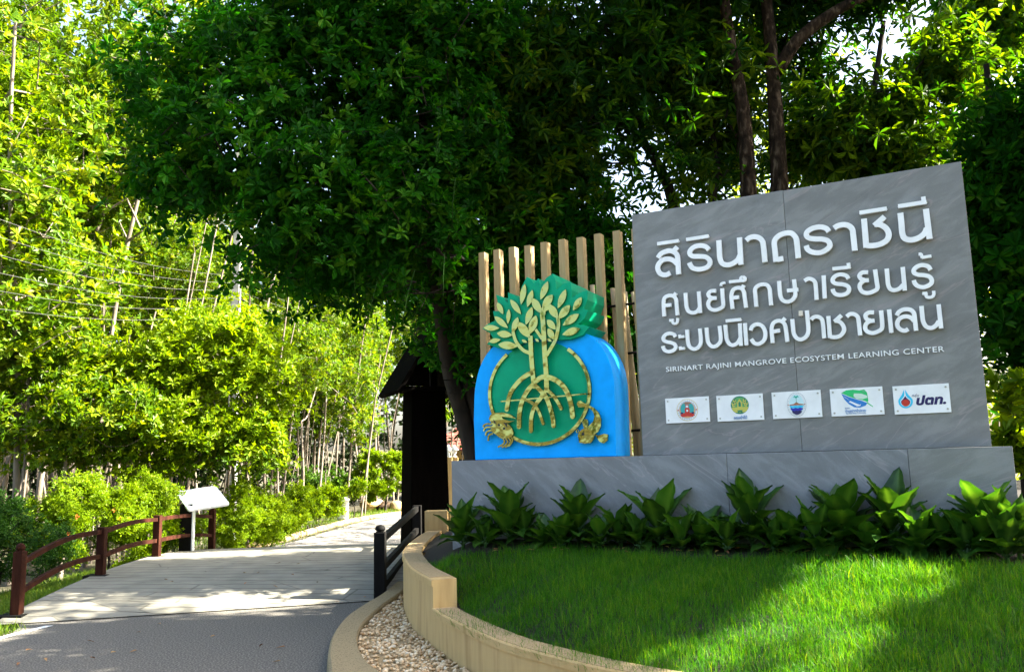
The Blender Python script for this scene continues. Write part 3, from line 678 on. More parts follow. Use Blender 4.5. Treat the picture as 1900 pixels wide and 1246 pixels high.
for s in LV.split(';'):
    a, b, w = s.split(); pa, pb = trace('E '+a, GW1)[0], trace('E '+b, GW1)[0]; pw = trace('E 600,600 %s,600' % (600+float(w)), GW1)
    mb = MB(); lens(mb, pa, pb, pw[1][0]-pw[0][0], GW0, GW1); mb.tube([SP((pa[0]+pb[0])/2, (pa[1]+pb[1])/2, CW-.001), SP((pa[0]+pb[0])/2, (pa[1]+pb[1])/2, GW0+.002)], .004, 6)
    obj('gold_leaf', mb, M['gold'], emb)
k1 = abs(np.diff([q[0] for q in trace('E 600,600 601,600', GW1)])[0]); k2 = abs(np.diff([q[0] for q in trace('F 600,300 601,300', GW1)])[0])
def gold(name, lst, k, z=0.0):
    mb = MB()
    for j, (w, s) in enumerate(lst): strip(mb, smooth_line(trace(s, GW1)), w*k, GW0 - .04*0 + .0004*j, GW1 - .0007*j + z, True)
    obj(name, mb, M['gold'], emb)
gold('gold_trunk', [(50, 'E 648,765 658,1000 F 690,60 702,165'), (36, 'E 445,715 482,830 560,925 640,965')], k1)
gold('gold_trunk', [(52, 'E 785,505 800,700 815,1000 F 845,40 850,210'), (38, 'E 966,555 970,660 932,820 838,985'), (30, 'E 708,690 780,795'), (60, 'E 790,520 800,462 862,425')], k1)
gold('gold_root', [(48, 'F 692,12 640,22 540,92 450,200 405,300 380,438')], k2)
gold('gold_root', [(50, 'F 700,135 625,218 562,340 530,480 524,640')], k2, .0006)
gold('gold_root', [(44, 'F 695,140 758,198 800,252 780,305 735,360 690,450 668,550 665,690')], k2, .0012)
gold('gold_root', [(32, 'F 600,320 690,370 750,450 808,605')], k2, -.0006)
gold('gold_root', [(52, 'F 718,110 790,62 860,58 950,90 1040,160 1100,260 1140,400 1155,520')], k2, .0018)
gold('gold_root', [(48, 'F 800,225 850,310 890,420 920,540 928,628')], k2, -.0012)
gold('gold_root', [(36, 'F 850,205 920,268 980,350 1020,428')], k2, .0024)
mb = MB(); strip(mb, trace('F 308,345 1310,255', GW1), .0135, GW0-.004, GW1-.004); obj('gold_waterline', mb, M['gold'], emb)
# gold crab and gold mudskipper at the disc's foot
def pol(mb, s, w0, w1, sm=True):
    p = trace('F '+s, w1); p = smooth_line(p+[p[0]], sub=4)[:-1] if sm else p; spoly(mb, p, w0, w1)
AW0, AW1 = EW1+.030, EW1+.052
mb = MB(); pol(mb, '195,640 250,600 330,590 410,620 455,690 450,745 400,772 320,780 250,730 200,690', AW0, AW1); obj('gold_crab', mb, M['gold'], emb)
crab = bpy.data.objects[[o.name for o in emb.children if o.name.startswith('gold_crab')][-1]]
mb = MB(); pol(mb, '170,545 190,500 250,478 340,474 430,500 492,546 400,530 325,522 330,545 410,572 470,570 400,596 330,592 270,612 205,612', AW0+.001, AW1+.001, False); obj('claw', mb, M['gold'], crab)
for j, (w, s) in enumerate([(17, '200,612 150,606 112,622 104,640'), (17, '200,645 150,645 118,662 110,685'), (17, '205,685 165,692 138,712 132,738'), (17, '215,722 178,735 162,765 160,800'),
                            (17, '335,778 352,815 330,850 282,876'), (17, '365,776 390,812 372,850 328,880'), (17, '400,772 424,805 408,845 368,878'), (17, '432,764 446,795 432,832 405,864')]):
    mb = MB(); strip(mb, smooth_line(trace('F '+s, AW1)), w*k2, AW0+.0005*(j+1), AW1-.0006*(j+1), True); obj('claw_leg', mb, M['gold'], crab)
for s in ('290,622', '350,662'):
    c = trace('F '+s, AW1)[0]; mb = MB(); mb.tube([SP(c[0], c[1], AW1-.001), SP(c[0], c[1], AW1+.003)], .013*1.0, 12); obj('eye', mb, M['black'], crab)
mb = MB(); pol(mb, '222,555 240,575 255,606 232,600', AW1-.001, AW1+.003, False); pol(mb, '340,592 380,600 385,650 362,618', AW1-.001, AW1+.003, False); obj('dark_slit', mb, M['black'], crab)
mb = MB(); pol(mb, '1215,745 1240,690 1290,655 1345,630 1395,580 1412,520 1390,455 1330,405 1270,412 1222,412 1204,375 1216,343 1250,335 1285,360 1330,378 1400,415 1460,475 1488,550 1485,640 1455,700 1418,722 1402,785 1370,830 1300,838 1232,828', AW0, AW1, False); obj('gold_mudskipper', mb, M['gold'], emb)
mud = [o for o in emb.children if o.name.startswith('gold_mudskipper')][-1]
mb = MB(); pol(mb, '1268,590 1290,552 1325,556 1337,595 1325,640 1290,655', AW0+.001, AW1-.001); obj('fin', mb, M['gold'], mud)
mb = MB(); pol(mb, '1408,718 1450,745 1520,722 1572,730 1565,800 1520,838 1470,815', AW0+.001, AW1-.0015, False); obj('fin', mb, M['gold'], mud)
mb = MB(); c = trace('F 1212,693', AW1)[0]; strip(mb, [(c[0]+.014*math.cos(t), c[1]+.016*math.sin(t)) for t in np.linspace(0, 6.28, 18)], .007, AW0, AW1-.002); obj('mouth_ring', mb, M['gold'], mud)
mb = MB(); c = trace('F 1278,727', AW1)[0]; mb.tube([SP(c[0], c[1], AW1-.001), SP(c[0], c[1], AW1+.003)], .0155, 12); obj('eye', mb, M['black'], mud)

# ---- bamboo screen leaning behind the slats
rng = random.Random(5)
bam = thing('bamboo_screen', SP(-.25, .9, -.9), 'pale bamboo poles lashed upright behind the tan slats', 'bamboo screen')
for k in range(11):
    u = -.98 + k*.105 + rng.uniform(-.01, .01); ln = rng.uniform(-.03, .10); ztp = 3.55 + rng.uniform(-.12, .05)
    mb = MB(); pts = []; rad = []
    for j in range(13):
        t = j/12; pts.append(SP(u - ln*t + .1*(1-t), .95+(ztp-.95)*t, -.85 - .02*(k % 2))); rad.append(.034*(1-.25*t)*(1.12 if j % 3 == 0 else 1))
    mb.tube(pts, rad, 8); obj('bamboo_pole', mb, M['bamboo'], bam)
for z in (1.9, 2.75, 3.3):
    mb = MB(); mb.tube([SP(-.94, z, -.80), SP(.02, z+.02, -.80)], .014, 6); obj('lashing', mb, M['wood_dark'], bam)

# ------------------------------------------------------------------ ground, road, bridge, path
def sheet(name, polyxy, z, mat, kind='structure', zf=None, res=None):
    mb = MB(); mb.add([(x, y, z) for x, y in polyxy], [list(range(len(polyxy)))]); return obj(name, mb, mat, None, kind)
mb = MB(); nx, ny = 90, 90
gx = np.sign(np.linspace(-1, 1, nx))*np.abs(np.linspace(-1, 1, nx))**2.2*220; gy = np.sign(np.linspace(-1, 1, ny))*np.abs(np.linspace(-1, 1, ny))**2.2*220 + 12
def ground_z(x, y):
    z = -.03
    if x < -5.9: z -= min(.35, (-5.9-x)*.12)
    d = math.hypot(x, y-12)
    if d > 60: z += min(6, (d-60)*.04)
    return z
mb.add([(x, y, ground_z(x, y)) for y in gy for x in gx], [(j*nx+i, j*nx+i+1, (j+1)*nx+i+1, (j+1)*nx+i) for j in range(ny-1) for i in range(nx-1)], True)
obj('ground', mb, M['ground'], None, 'structure')
# asphalt apron in front of the bridge
KO = [(-.35,4.3),(-.75,4.95),(-1.12,5.6),(-1.33,6.2),(-1.45,6.7),(-1.55,7.13),(-1.67,7.88),(-1.72,8.69),(-1.67,9.47),(-1.6,10.1),(-1.57,10.8),(-1.54,11.6)]
KI = [(-.05,4.75),(-.4,5.25),(-.72,5.85),(-.99,6.37),(-1.19,6.81),(-1.36,7.42),(-1.46,8.05),(-1.48,8.66),(-1.45,9.44),(-1.39,10.1),(-1.36,10.8),(-1.34,11.6)]
def fine(p, sub=6): return [tuple(q) for q in smooth_line(p, sub=sub)]
KOf, KIf = fine(KO), fine(KI)
def front_y(x): return 9.42 + (x+5.57)*.265
mb = MB()
xs = np.linspace(-5.3, -1.5, 14)
sheet('asphalt_road', [(-12,-8),(6,-8),(2,3)] + [(x+.1, y) for x, y in KOf if y < 10.3] + [(x, front_y(x)+.25) for x in xs[::-1]] + [(-5.42, 9.5), (-5.3, 9.3), (-5.16, 8.9), (-5.1, 8.2), (-5.1, 4), (-12, 3.5)], .0, M['asphalt'])
# white line at the road edge
mb = MB(); a = [(-5.21,6.2),(-5.2,7.4),(-5.17,8.4),(-5.13,8.85),(-5.0,9.33)]
mb.add([(x-.045, y, .004) for x, y in a] + [(x+.045, y, .004) for x, y in a], [(i, i+1, 6+i, 5+i) for i in range(4)]); obj('painted_line', mb, M['white'], None, 'structure')
# arched deck
def deck_z(x, y):
    y0 = front_y(x); t = (y-y0)/(17.0-y0); return .012 + .29*math.sin(math.pi*min(1, max(0, t)))**.8
mb = MB(); nu, nv = 24, 60; vs = []
for j in range(nv+1):
    for i in range(nu+1):
        x = -5.66 + i/nu*(5.66-1.42); y0 = front_y(x); y = y0 + (17.0-y0)*j/nv; vs.append((x, y, deck_z(x, y)))
fs = [(j*(nu+1)+i, j*(nu+1)+i+1, (j+1)*(nu+1)+i+1, (j+1)*(nu+1)+i) for j in range(nv) for i in range(nu)]
mb.add(vs, fs, True)
for side in (0, nu):                                    # side faces of the slab
    idx = [j*(nu+1)+side for j in range(nv+1)]; b = len(mb.v); mb.add([vs[k] for k in idx] + [(vs[k][0], vs[k][1], -.4) for k in idx], [(j, j+1, nv+2+j, nv+1+j) for j in range(nv)])
obj('bridge_deck', mb, M['deck'], None, 'structure')
# gravel path beyond
PL_ = [(-5.3,16.9),(-4.9,19),(-4.7,22),(-4.3,26),(-2.6,30),(2,36)]; PR_ = [(-1.3,16.9),(-1.2,19),(-1.2,22),(-.6,26),(1.5,29),(6,33)]
PLf, PRf = fine(PL_), fine(PR_)
mb = MB(); mb.add([(x, y, .0) for x, y in PLf+PRf], [(i, i+1, len(PLf)+i+1, len(PLf)+i) for i in range(len(PLf)-1)]); obj('gravel_path', mb, M['gravel'], None, 'structure')
mb = MB(); mb.tube([(x-.42, y, .0) for x, y in PLf], .09, 8); obj('path_edging', mb, M['sandcap'], None, 'structure')
# kerb
mb = MB(); n = len(KOf); vs = []
for (a, b), (c, d) in zip(KOf, KIf):
    vs += [(a-.012, b, -.05), (a, b, .105), (a+.02, b+.004, .13), (c-.015, d, .13), (c, d, .11), (c, d, -.05)]
fs = [(6*i+k, 6*i+k+1, 6*i+k+7, 6*i+k+6) for i in range(n-1) for k in range(5)]
mb.add(vs, fs, False); mb.f.append([0,1,2,3,4,5]); mb.sm.append(False); mb.f.append([6*n-1-k for k in range(6)]); mb.sm.append(False)
obj('kerb', mb, M['kerb'], None, 'structure')

# retaining wall: low curved front, taller curved return, end block
LOW = fine([(-.735,7.4),(-.60,7.02),(-.42,6.60),(-.12,5.97),(.18,5.54),(.52,5.13),(1.0,4.72),(1.7,4.36),(2.6,4.15),(3.8,4.1),(5.5,4.5)])
TALL = fine([(-1.33,12.75),(-1.36,11.8),(-1.355,10.75),(-1.30,9.8),(-1.16,8.95),(-1.0,8.22),(-.735,7.40)])
def wallstrip(mb, line, top, th, cap=.055, proud=.012):
    p = np.array(line); t = np.gradient(p, axis=0); t /= np.linalg.norm(t, axis=1)[:, None]; nn = np.stack([-t[:, 1], t[:, 0]], 1)    # to the bed's side
    f = p; b = p + nn*th
    prof = [(f+nn*proud, -.05), (f+nn*proud, top-cap), (f, top-cap), (f, top-.008), (f+nn*.008, top), (b, top), (b, -.05)]
    n = len(p); vs = [(q[0][i][0], q[0][i][1], q[1]) for i in range(n) for q in prof]; k = len(prof)
    fs = [(k*i+j, k*i+j+1, k*i+k+j+1, k*i+k+j) for i in range(n-1) for j in range(k-1)]
    mb.add(vs, fs); mb.f.append(list(range(k))); mb.sm.append(False); mb.f.append([k*n-1-j for j in range(k)]); mb.sm.append(False)
wall = thing('retaining_wall', (-.74, 7.4, 0), 'curved sand coloured retaining wall stepping down round the lawn', 'wall')
mb = MB(); wallstrip(mb, LOW, .40, .20); obj('low_wall', mb, M['sandwall'], wall)
mb = MB(); wallstrip(mb, TALL, .63, .22); obj('tall_wall', mb, M['sandwall'], wall)
def capstrip(line, top, th):
    p = np.array(line); t = np.gradient(p, axis=0); t /= np.linalg.norm(t, axis=1)[:, None]; nn = np.stack([-t[:, 1], t[:, 0]], 1)
    mb = MB(); n = len(p); a = p + nn*.022; b = p + nn*(th-.004); vs = []
    for i in range(n): vs += [(a[i][0], a[i][1], top-.002), (a[i][0], a[i][1], top+.004), (b[i][0], b[i][1], top+.004), (b[i][0], b[i][1], top-.002)]
    mb.add(vs, [(4*i+k, 4*i+k+1, 4*i+k+5, 4*i+k+4) for i in range(n-1) for k in range(3)] + [(0,1,2,3), (4*n-4, 4*n-1, 4*n-2, 4*n-3)]); return mb
obj('coping', capstrip(LOW[1:], .40, .20), M['sandcap'], wall); obj('coping', capstrip(TALL[:-1], .63, .22), M['sandcap'], wall)
mb = MB(); mb.box((-1.19, 12.86, .42), (.34, .2, 1.0)); obj('end_block', mb, M['sandwall'], wall, bevel=.012)

# ---- garden bed: soil, rising from the wall to the plinth
CP = float(DN @ (S0 + DN*PW1))
lowp = np.array(LOW); tallp = np.array(TALL)
def bed_z(x, y):
    s = (DN[0]*x + DN[1]*y) - CP
    z = min(.86, max(.36, .86 - .165*max(0, s)))
    d = np.min(np.hypot(lowp[:, 0]-x, lowp[:, 1]-y))
    d2 = np.min(np.hypot(tallp[:, 0]-x, tallp[:, 1]-y))
    return min(z, .37 + .42*max(0, d-.18), .58 + .5*max(0, d2-.2))
BEDP = [(x+.02, y) for x, y in LOW] + [(9,5.5),(14,10),(14,24),(2,24),(-.4,16),(-1.0,12.9)] + [(x+.03, y) for x, y in TALL]
gxs = np.arange(-1.5, 14, .22); gys = np.arange(3.9, 24, .22)
mb = MB(); idm = {}
PX, PY = np.meshgrid(gxs, gys); ins = inside(PX.ravel(), PY.ravel(), BEDP).reshape(PX.shape)
for j in range(len(gys)):
    for i in range(len(gxs)):
        if ins[j, i]: idm[(i, j)] = len(mb.v); mb.v.append((gxs[i], gys[j], bed_z(gxs[i], gys[j]) - .02))
for (i, j) in list(idm):
    q = [(i, j), (i+1, j), (i+1, j+1), (i, j+1)]
    if all(k in idm for k in q): mb.f.append([idm[k] for k in q]); mb.sm.append(True)
obj('garden_soil', mb, M['soil'], None, 'structure')

# ---- pebbles between kerb and wall
rg = np.random.default_rng(3)
pebpoly = [(x+.01, y) for x, y in KIf] + [(-1.345,11.0),(-1.30,9.8),(-1.16,8.95),(-1.0,8.22),(-.735,7.4),(-.6,7.02),(-.42,6.6),(-.12,5.97),(.18,5.54),(.52,5.13),(.3,4.4)]
mb = MB(); mb.add([(x, y, .072) for x, y in pebpoly], [list(range(len(pebpoly)))]); obj('pebble_bed', mb, M['sandcap'], None, 'structure')
bm = bmesh.new(); bmesh.ops.create_icosphere(bm, subdivisions=1, radius=1); bm.verts.ensure_lookup_table()
iv = np.array([tuple(v.co) for v in bm.verts]); itf = np.array([[v.index for v in f.verts] for f in bm.faces]); bm.free()
npb = 9000; qx = rg.uniform(-1.6, .6, npb); qy = rg.uniform(4.3, 10.6, npb); k = inside(qx, qy, pebpoly); qx, qy = qx[k], qy[k]; n = len(qx)
sc = rg.uniform(.010, .021, (n, 1, 1))*np.stack([rg.uniform(.9,1.5,n), rg.uniform(.8,1.15,n), rg.uniform(.55,.9,n)], 1)[:, None, :]
V = iv[None]*sc*(1+rg.normal(size=(n, len(iv), 1))*.07); an = rg.uniform(0, 6.28, n); ca, sa = np.cos(an)[:, None], np.sin(an)[:, None]
V = np.stack([V[..., 0]*ca - V[..., 1]*sa, V[..., 0]*sa + V[..., 1]*ca, V[..., 2]], 2) + np.stack([qx, qy, .076 + rg.uniform(0, .022, n)], 1)[:, None, :]
Q = (itf[None] + (np.arange(n)*len(iv))[:, None, None]).reshape(-1, 3)
pm = mesh_np('pebbles', V.reshape(-1, 3), Q, np.repeat(rg.random(n), len(itf)), True, 3); tag(obj('pebbles', pm, M['pebble']), 'bed of pale cream pebbles between kerb and curved wall', 'pebbles', kind='stuff')

# ---- grass
def blades(n, P, Z, h, wd, rng, lean=.5, tone=None):
    az = rng.uniform(0, 6.28, n); lx, ly = np.cos(az), np.sin(az); h = h*(1+rng.normal(size=n)*.28).clip(.4, 1.8); le = np.abs(rng.normal(size=n))*lean*h
    faz = az + rng.normal(size=n)*.9; sx, sy = -np.sin(faz), np.cos(faz); wd = np.broadcast_to(wd, (n,))
    def pt(t, s): return np.stack([P[:, 0]+lx*le*t*t+sx*wd*s, P[:, 1]+ly*le*t*t+sy*wd*s, Z+h*(t-.32*np.minimum(1.2, le/h)*t*t)], 1)
    V = np.stack([pt(0,-.5), pt(0,.5), pt(.55,.42), pt(.55,-.42), pt(1,.06), pt(1,-.06)], 1).reshape(-1, 3); b = (np.arange(n)*6)[:, None]
    Q = np.stack([b+np.array([[0,1,2,3]]), b+np.array([[3,2,4,5]])], 1).reshape(-1, 4)
    t = rng.random(n) if tone is None else tone
    return V, Q, np.repeat(t, 2)
lawnpoly = [(x, y) for x, y in LOW[3:]] + [(7,4.8),(7,5.4)]
tl = []
for u in np.linspace(5.2, -1.9, 24): p = S0 + DU*u + DN*(PW1+.42+.10*math.sin(u*2.3)); tl.append((p[0], p[1]))
lawnpoly += tl + [(-1.10,9.3),(-1.0,8.9),(-.80,8.3),(-.50,7.5)]
lawnpoly[:0] = [(-.45,7.2)]
n0 = 330000; qx = rg.uniform(-1.2, 5.2, n0); qy = rg.uniform(4.2, 9.6, n0)
dn = .55+.45*np.sin(qx*3.1+np.sin(qy*2.3)*1.5)*np.sin(qy*3.7+np.cos(qx*1.9)) + .25*np.sin(qx*17)*np.sin(qy*15)
vis = (qx < .62*qy+.25)
k = inside(qx, qy, lawnpoly) & (rg.random(n0) < .42+.45*dn) & vis; qx, qy, dn = qx[k], qy[k], dn[k]; n = len(qx)
bz = {}
Zq = np.array([bz.setdefault((round(a, 1), round(b, 1)), bed_z(round(a, 1), round(b, 1))) for a, b in zip(qx, qy)])
sq = (DN[0]*qx + DN[1]*qy) - CP
Zq = np.minimum(.86, np.maximum(.36, .86-.165*np.maximum(0, sq))); dd = np.full(n, 9.)
for a, b in LOW[::3]: dd = np.minimum(dd, np.hypot(qx-a, qy-b))
d3 = np.full(n, 9.)
for a, b in TALL[::2]: d3 = np.minimum(d3, np.hypot(qx-a, qy-b))
Zq = np.minimum(np.minimum(Zq, .37+.42*np.maximum(0, dd-.18)), .58+.5*np.maximum(0, d3-.2)) - .02
tall = np.exp(-(((qx-2.45)/.5)**2+((qy-6.2)/.35)**2))
V, Q, t = blades(n, np.stack([qx, qy], 1), Zq, .062+.02*dn+.075*tall, .0034+.0012*tall, rg, .75, np.clip(.35+.25*(dn-.5)+rg.normal(size=n)*.24+.1*tall, 0, 1))
tag(obj('lawn_grass', mesh_np('lawn_grass', V, Q, t), M['grass']), 'thick green lawn sloping from the plinth to the curved wall', 'grass', kind='stuff')
# verges left of the bridge and beside the path
def verge(poly, n0, h, wd, seed, z=-.03, zf=None):
    rr = np.random.default_rng(seed); P = np.array(poly); qx = rr.uniform(P[:, 0].min(), P[:, 0].max(), n0); qy = rr.uniform(P[:, 1].min(), P[:, 1].max(), n0)
    k = inside(qx, qy, poly); qx, qy = qx[k], qy[k]; Z = np.full(len(qx), z) if zf is None else np.array([zf(a, b) for a, b in zip(qx, qy)])
    return blades(len(qx), np.stack([qx, qy], 1), Z, h, wd, rr, .8)
def cat(L):
    Vs, Qs, ts, o = [], [], [], 0
    for V, Q, t in L: Vs.append(V); Qs.append(Q+o); ts.append(t); o += len(V)
    return np.concatenate(Vs), np.concatenate(Qs), np.concatenate(ts)
G = [verge([(-5.68,9.3),(-5.68,17),(-8.2,17),(-8.4,12),(-6.6,8.6),(-5.3,8.0),(-5.22,8.6),(-5.15,9.2),(-5.5,9.35)], 26000, .11, .007, 21, zf=lambda a, b: -.03 - min(.35, max(0, (-5.9-a)*.12)) + min(.16, max(0, deck_z(-5.6, b)-.06))*max(0, 1-(-5.68-a)/.9)),
     verge([(x-.50, y) for x, y in PLf] + [(x-3.4, y+1) for x, y in PLf[::-1]], 26000, .13, .012, 22),
     verge([(x-.36, y) for x, y in PLf] + [(x+.25+.2*math.sin(y*2), y) for x, y in PLf[::-1]], 5000, .08, .010, 23),
     verge([(x-.1, y) for x, y in PRf] + [(x+2.2, y) for x, y in PRf[::-1]], 9000, .12, .012, 24)]
V, Q, t = cat(G); tag(obj('verge_grass', mesh_np('verge_grass', V, Q, t), M['verge']), 'bright grass verge beside the bridge and gravel path', 'grass', kind='stuff')
# fallen leaves on road, deck and soil
rl = np.random.default_rng(8); P = []
for a, b, c, d, m_ in ((-4.8,-1.8,7,9.3,14), (-4.8,-1.8,10.2,13,14)):
    for _ in range(m_): x, y = rl.uniform(a, b), rl.uniform(c, d); P.append((x, y, .008 if y < front_y(x) else deck_z(x, y)+.008))
for _ in range(60): u, w = rl.uniform(-1.6, 2), rl.uniform(.45, .8); p = SP(u, 0, PW1-.3+w); P.append((p[0], p[1], bed_z(p[0], p[1])+.01))
for _ in range(12): x = rl.uniform(-1.1, 0); P.append((x, rl.uniform(6.4, 8), .11)) if inside(np.array([x]), np.array([P[-1][1]]), pebpoly)[0] else None
P = np.array(P); n = len(P); d = norm(np.stack([rl.normal(size=n), rl.normal(size=n), rl.normal(size=n)*.12], 1))
V, Q, t = leaves(P, d, np.tile([0.,0,1], (n, 1)), rl.uniform(.05,.10,n), rl.uniform(.02,.035,n), rl, -.1, .3)
M['dry'] = rnd_mat('dry_leaf', [(.14,.05,.02),(.30,.13,.04),(.42,.25,.06),(.20,.10,.05)])
tag(obj('fallen_leaves', mesh_np('fallen_leaves', V, Q, t), M['dry']), 'dry fallen leaves strewn over road and bed', 'leaf litter', kind='stuff')

# ------------------------------------------------------------------ railings, gate pillar, board
def post(mb, x, y, z0, z1, s, ball=False, rz=0.0):
    mb.box((x, y, (z0+z1)/2), (s, s, z1-z0), rz)
    if ball:
        mb.box((x, y, z1+.006), (s*.72, s*.72, .016), rz); mb.lathe((x, y, z1+.012), [(s*.32,0),(s*.46,.015),(s*.48,.035),(s*.38,.06),(s*.18,.076),(0,.08)], 12)
RY = [9.72, 11.62, 13.35, 15.35]; RX = [-5.58, -5.58, -5.56, -5.42]
rail = thing('timber_railing', (-5.58, 12.4, 0), 'low red brown timber railing arching along the bridge edge', 'railing')
for i in range(4):
    zb_ = deck_z(RX[i], RY[i]); mb = MB(); post(mb, RX[i], RY[i], zb_-.05 if 0 < i else -.02, zb_+(.62 if i in (1,2) else .68), .105, i in (0, 3)); obj('post', mb, M['wood_red'], rail, bevel=.006)
    mb = MB(); mb.box((RX[i]-.03, RY[i], zb_-.035), (.3, .24, .07)); obj('post_foot', mb, M['wood_dark'], rail)
for hz in (.56, .24):
    for i in range(3):
        mb = MB(); pts = []
        for t in np.linspace(0, 1, 9):
            y = RY[i]+.068 + (RY[i+1]-RY[i]-.136)*t; x = RX[i] + (RX[i+1]-RX[i])*t
            b0 = deck_z(RX[i], RY[i]); b1 = deck_z(RX[i+1], RY[i+1]); bz_ = b0+(b1-b0)*t + .05*math.sin(math.pi*t)*(1.4 if i == 0 else .7)
            pts.append((x, y, bz_+hz))
        vs = []
        for x, y, z in pts: vs += [(x-.028, y, z-.028), (x+.028, y, z-.028), (x+.028, y, z+.028), (x-.028, y, z+.028)]
        mb.add(vs, [(4*j+q, 4*j+(q+1) % 4, 4*j+4+(q+1) % 4, 4*j+4+q) for j in range(8) for q in range(4)] + [(3,2,1,0), (32,33,34,35)]); obj('rail', mb, M['wood_red'], rail)
rr_ = thing('timber_railing', (-1.64, 10.55, 0), 'short black railing with a round-topped post beside the gate pillar', 'railing')
mb = MB(); post(mb, -1.66, 10.5, .0, .80, .135, True); obj('post', mb, M['wood_dark'], rr_, bevel=.006)
mb = MB(); post(mb, -1.60, 13.9, .1, .95, .135, False); obj('post', mb, M['wood_dark'], rr_, bevel=.006)
for z0, z1 in ((.70,.90), (.36,.56), (.14,.36)):
    mb = MB(); vs = [(x+sx, y, z+sz) for (x, y, z) in ((-1.66,10.57,z0), (-1.60,13.83,z1)) for sx, sz in ((-.03,-.04),(.03,-.04),(.03,.04),(-.03,.04))]
    mb.add(vs, [(3,2,1,0),(4,5,6,7)] + [(q, (q+1) % 4, 4+(q+1) % 4, 4+q) for q in range(4)]); obj('rail', mb, M['wood_dark'], rr_)

gp = at_y(789, 1000, 14.9)
gate = thing('gate_pillar', (gp[0], gp[1], 0), 'massive shade-black timber gate pillar with a small gabled roof', 'gate pillar')
GR = R_(24)
def gl(x, y, z): return (gp[0] + x*math.cos(GR) - y*math.sin(GR), gp[1] + x*math.sin(GR) + y*math.cos(GR), z)
mb = MB(); vs = [gl(x*s, y*s, z) for z, s in ((-.05,1.05),(2.86,.90)) for x, y in ((-.34,-.30),(.34,-.30),(.34,.30),(-.34,.30))]
mb.add(vs, [(3,2,1,0),(4,5,6,7)] + [(q, (q+1) % 4, 4+(q+1) % 4, 4+q) for q in range(4)]); obj('shaft', mb, M['pillar'], gate, bevel=.01)
mb = MB(); vs = [gl(x, y, z) for z in (2.865, 2.93) for x, y in ((-.58,-.40),(.66,-.40),(.66,.40),(-.58,.40))]; mb.add(vs, [(3,2,1,0),(4,5,6,7)] + [(q, (q+1) % 4, 4+(q+1) % 4, 4+q) for q in range(4)]); obj('tie_beam', mb, M['pillar'], gate)
for sgn in (-1, 1):
    mb = MB(); prof = [(0, 3.92), (sgn*.66, 2.84), (sgn*.60, 2.79), (0, 3.84)]
    vs = [gl(x, y, z) for y in (-.62, .62) for x, z in prof]; mb.add(vs, [(0,1,2,3),(7,6,5,4)] + [(q, (q+1) % 4, 4+(q+1) % 4, 4+q) for q in range(4)]); obj('roof_slope', mb, M['pillar'], gate)
mb = MB(); vs = [gl(x, y, z) for y in (-.36, -.31) for x, z in ((-.5,2.94),(-.02,2.94),(-.02,3.75))]; mb.add(vs, [(0,1,2),(5,4,3),(0,3,4,1),(1,4,5,2),(2,5,3,0)]); obj('gable_board', mb, M['pillar'], gate)
for x in (-.04, .1): 
    mb = MB(); vs = [gl(x+a, b, z) for z in (2.93, 3.6) for a, b in ((-.05,-.3),(.05,-.3),(.05,-.2),(-.05,-.2))]; mb.add(vs, [(3,2,1,0),(4,5,6,7)] + [(q, (q+1) % 4, 4+(q+1) % 4, 4+q) for q in range(4)]); obj('king_post', mb, M['pillar'], gate)

NL, NRt, FLt = at_y(350, 946, 14.3), at_y(427, 934, 14.75), at_y(325, 911, 14.75)
ib = thing('info_board', (NL[0], 14.5, .1), 'white slanted information board on a dark post behind the railing', 'information board')
e1 = NRt-NL; e2 = FLt-NL; nb_ = np.cross(e1, e2); nb_ /= np.linalg.norm(nb_)
if nb_[2] < 0: nb_ = -nb_
mb = MB(); c_ = [NL + e1*.03, NL + e1*.97, NRt + e2*.06, NRt + e2*.9, NRt + e2 - e1*.06, FLt + e1*.04, FLt - e2*.06, NL + e2*.05]
mb.prism([tuple(p) for p in c_], tuple(-nb_*.035)); obj('board', mb, M['board'], ib, bevel=.004)
pc = NL + e1*.14 + e2*.3; mb = MB(); mb.box((pc[0]-.05, pc[1], (pc[2]-.1)/2+.05), (.20, .12, pc[2]-.02)); obj('post', mb, M['wood_dark'], ib)
mb = MB(); mb.box((pc[0]+.062, pc[1]-.0, (pc[2]-.1)/2+.05), (.02, .10, pc[2]-.03)); o = obj('post', mb, M['board'], ib); o['label'] = 'white plate added as the sunlit side of the post'  # thin white box paints the post's sunlit side
mb = MB(); mb.box((pc[0]+.02, pc[1]-.02, .215), (.30, .26, .05)); obj('foot', mb, M['wood_dark'], ib)
mb = MB(); p = FLt + e1*.03 + nb_*.012; mb.box(tuple(p), (.05, .05, .03)); o = obj('corner_tab', mb, ink((.75,.45,.03)), ib)

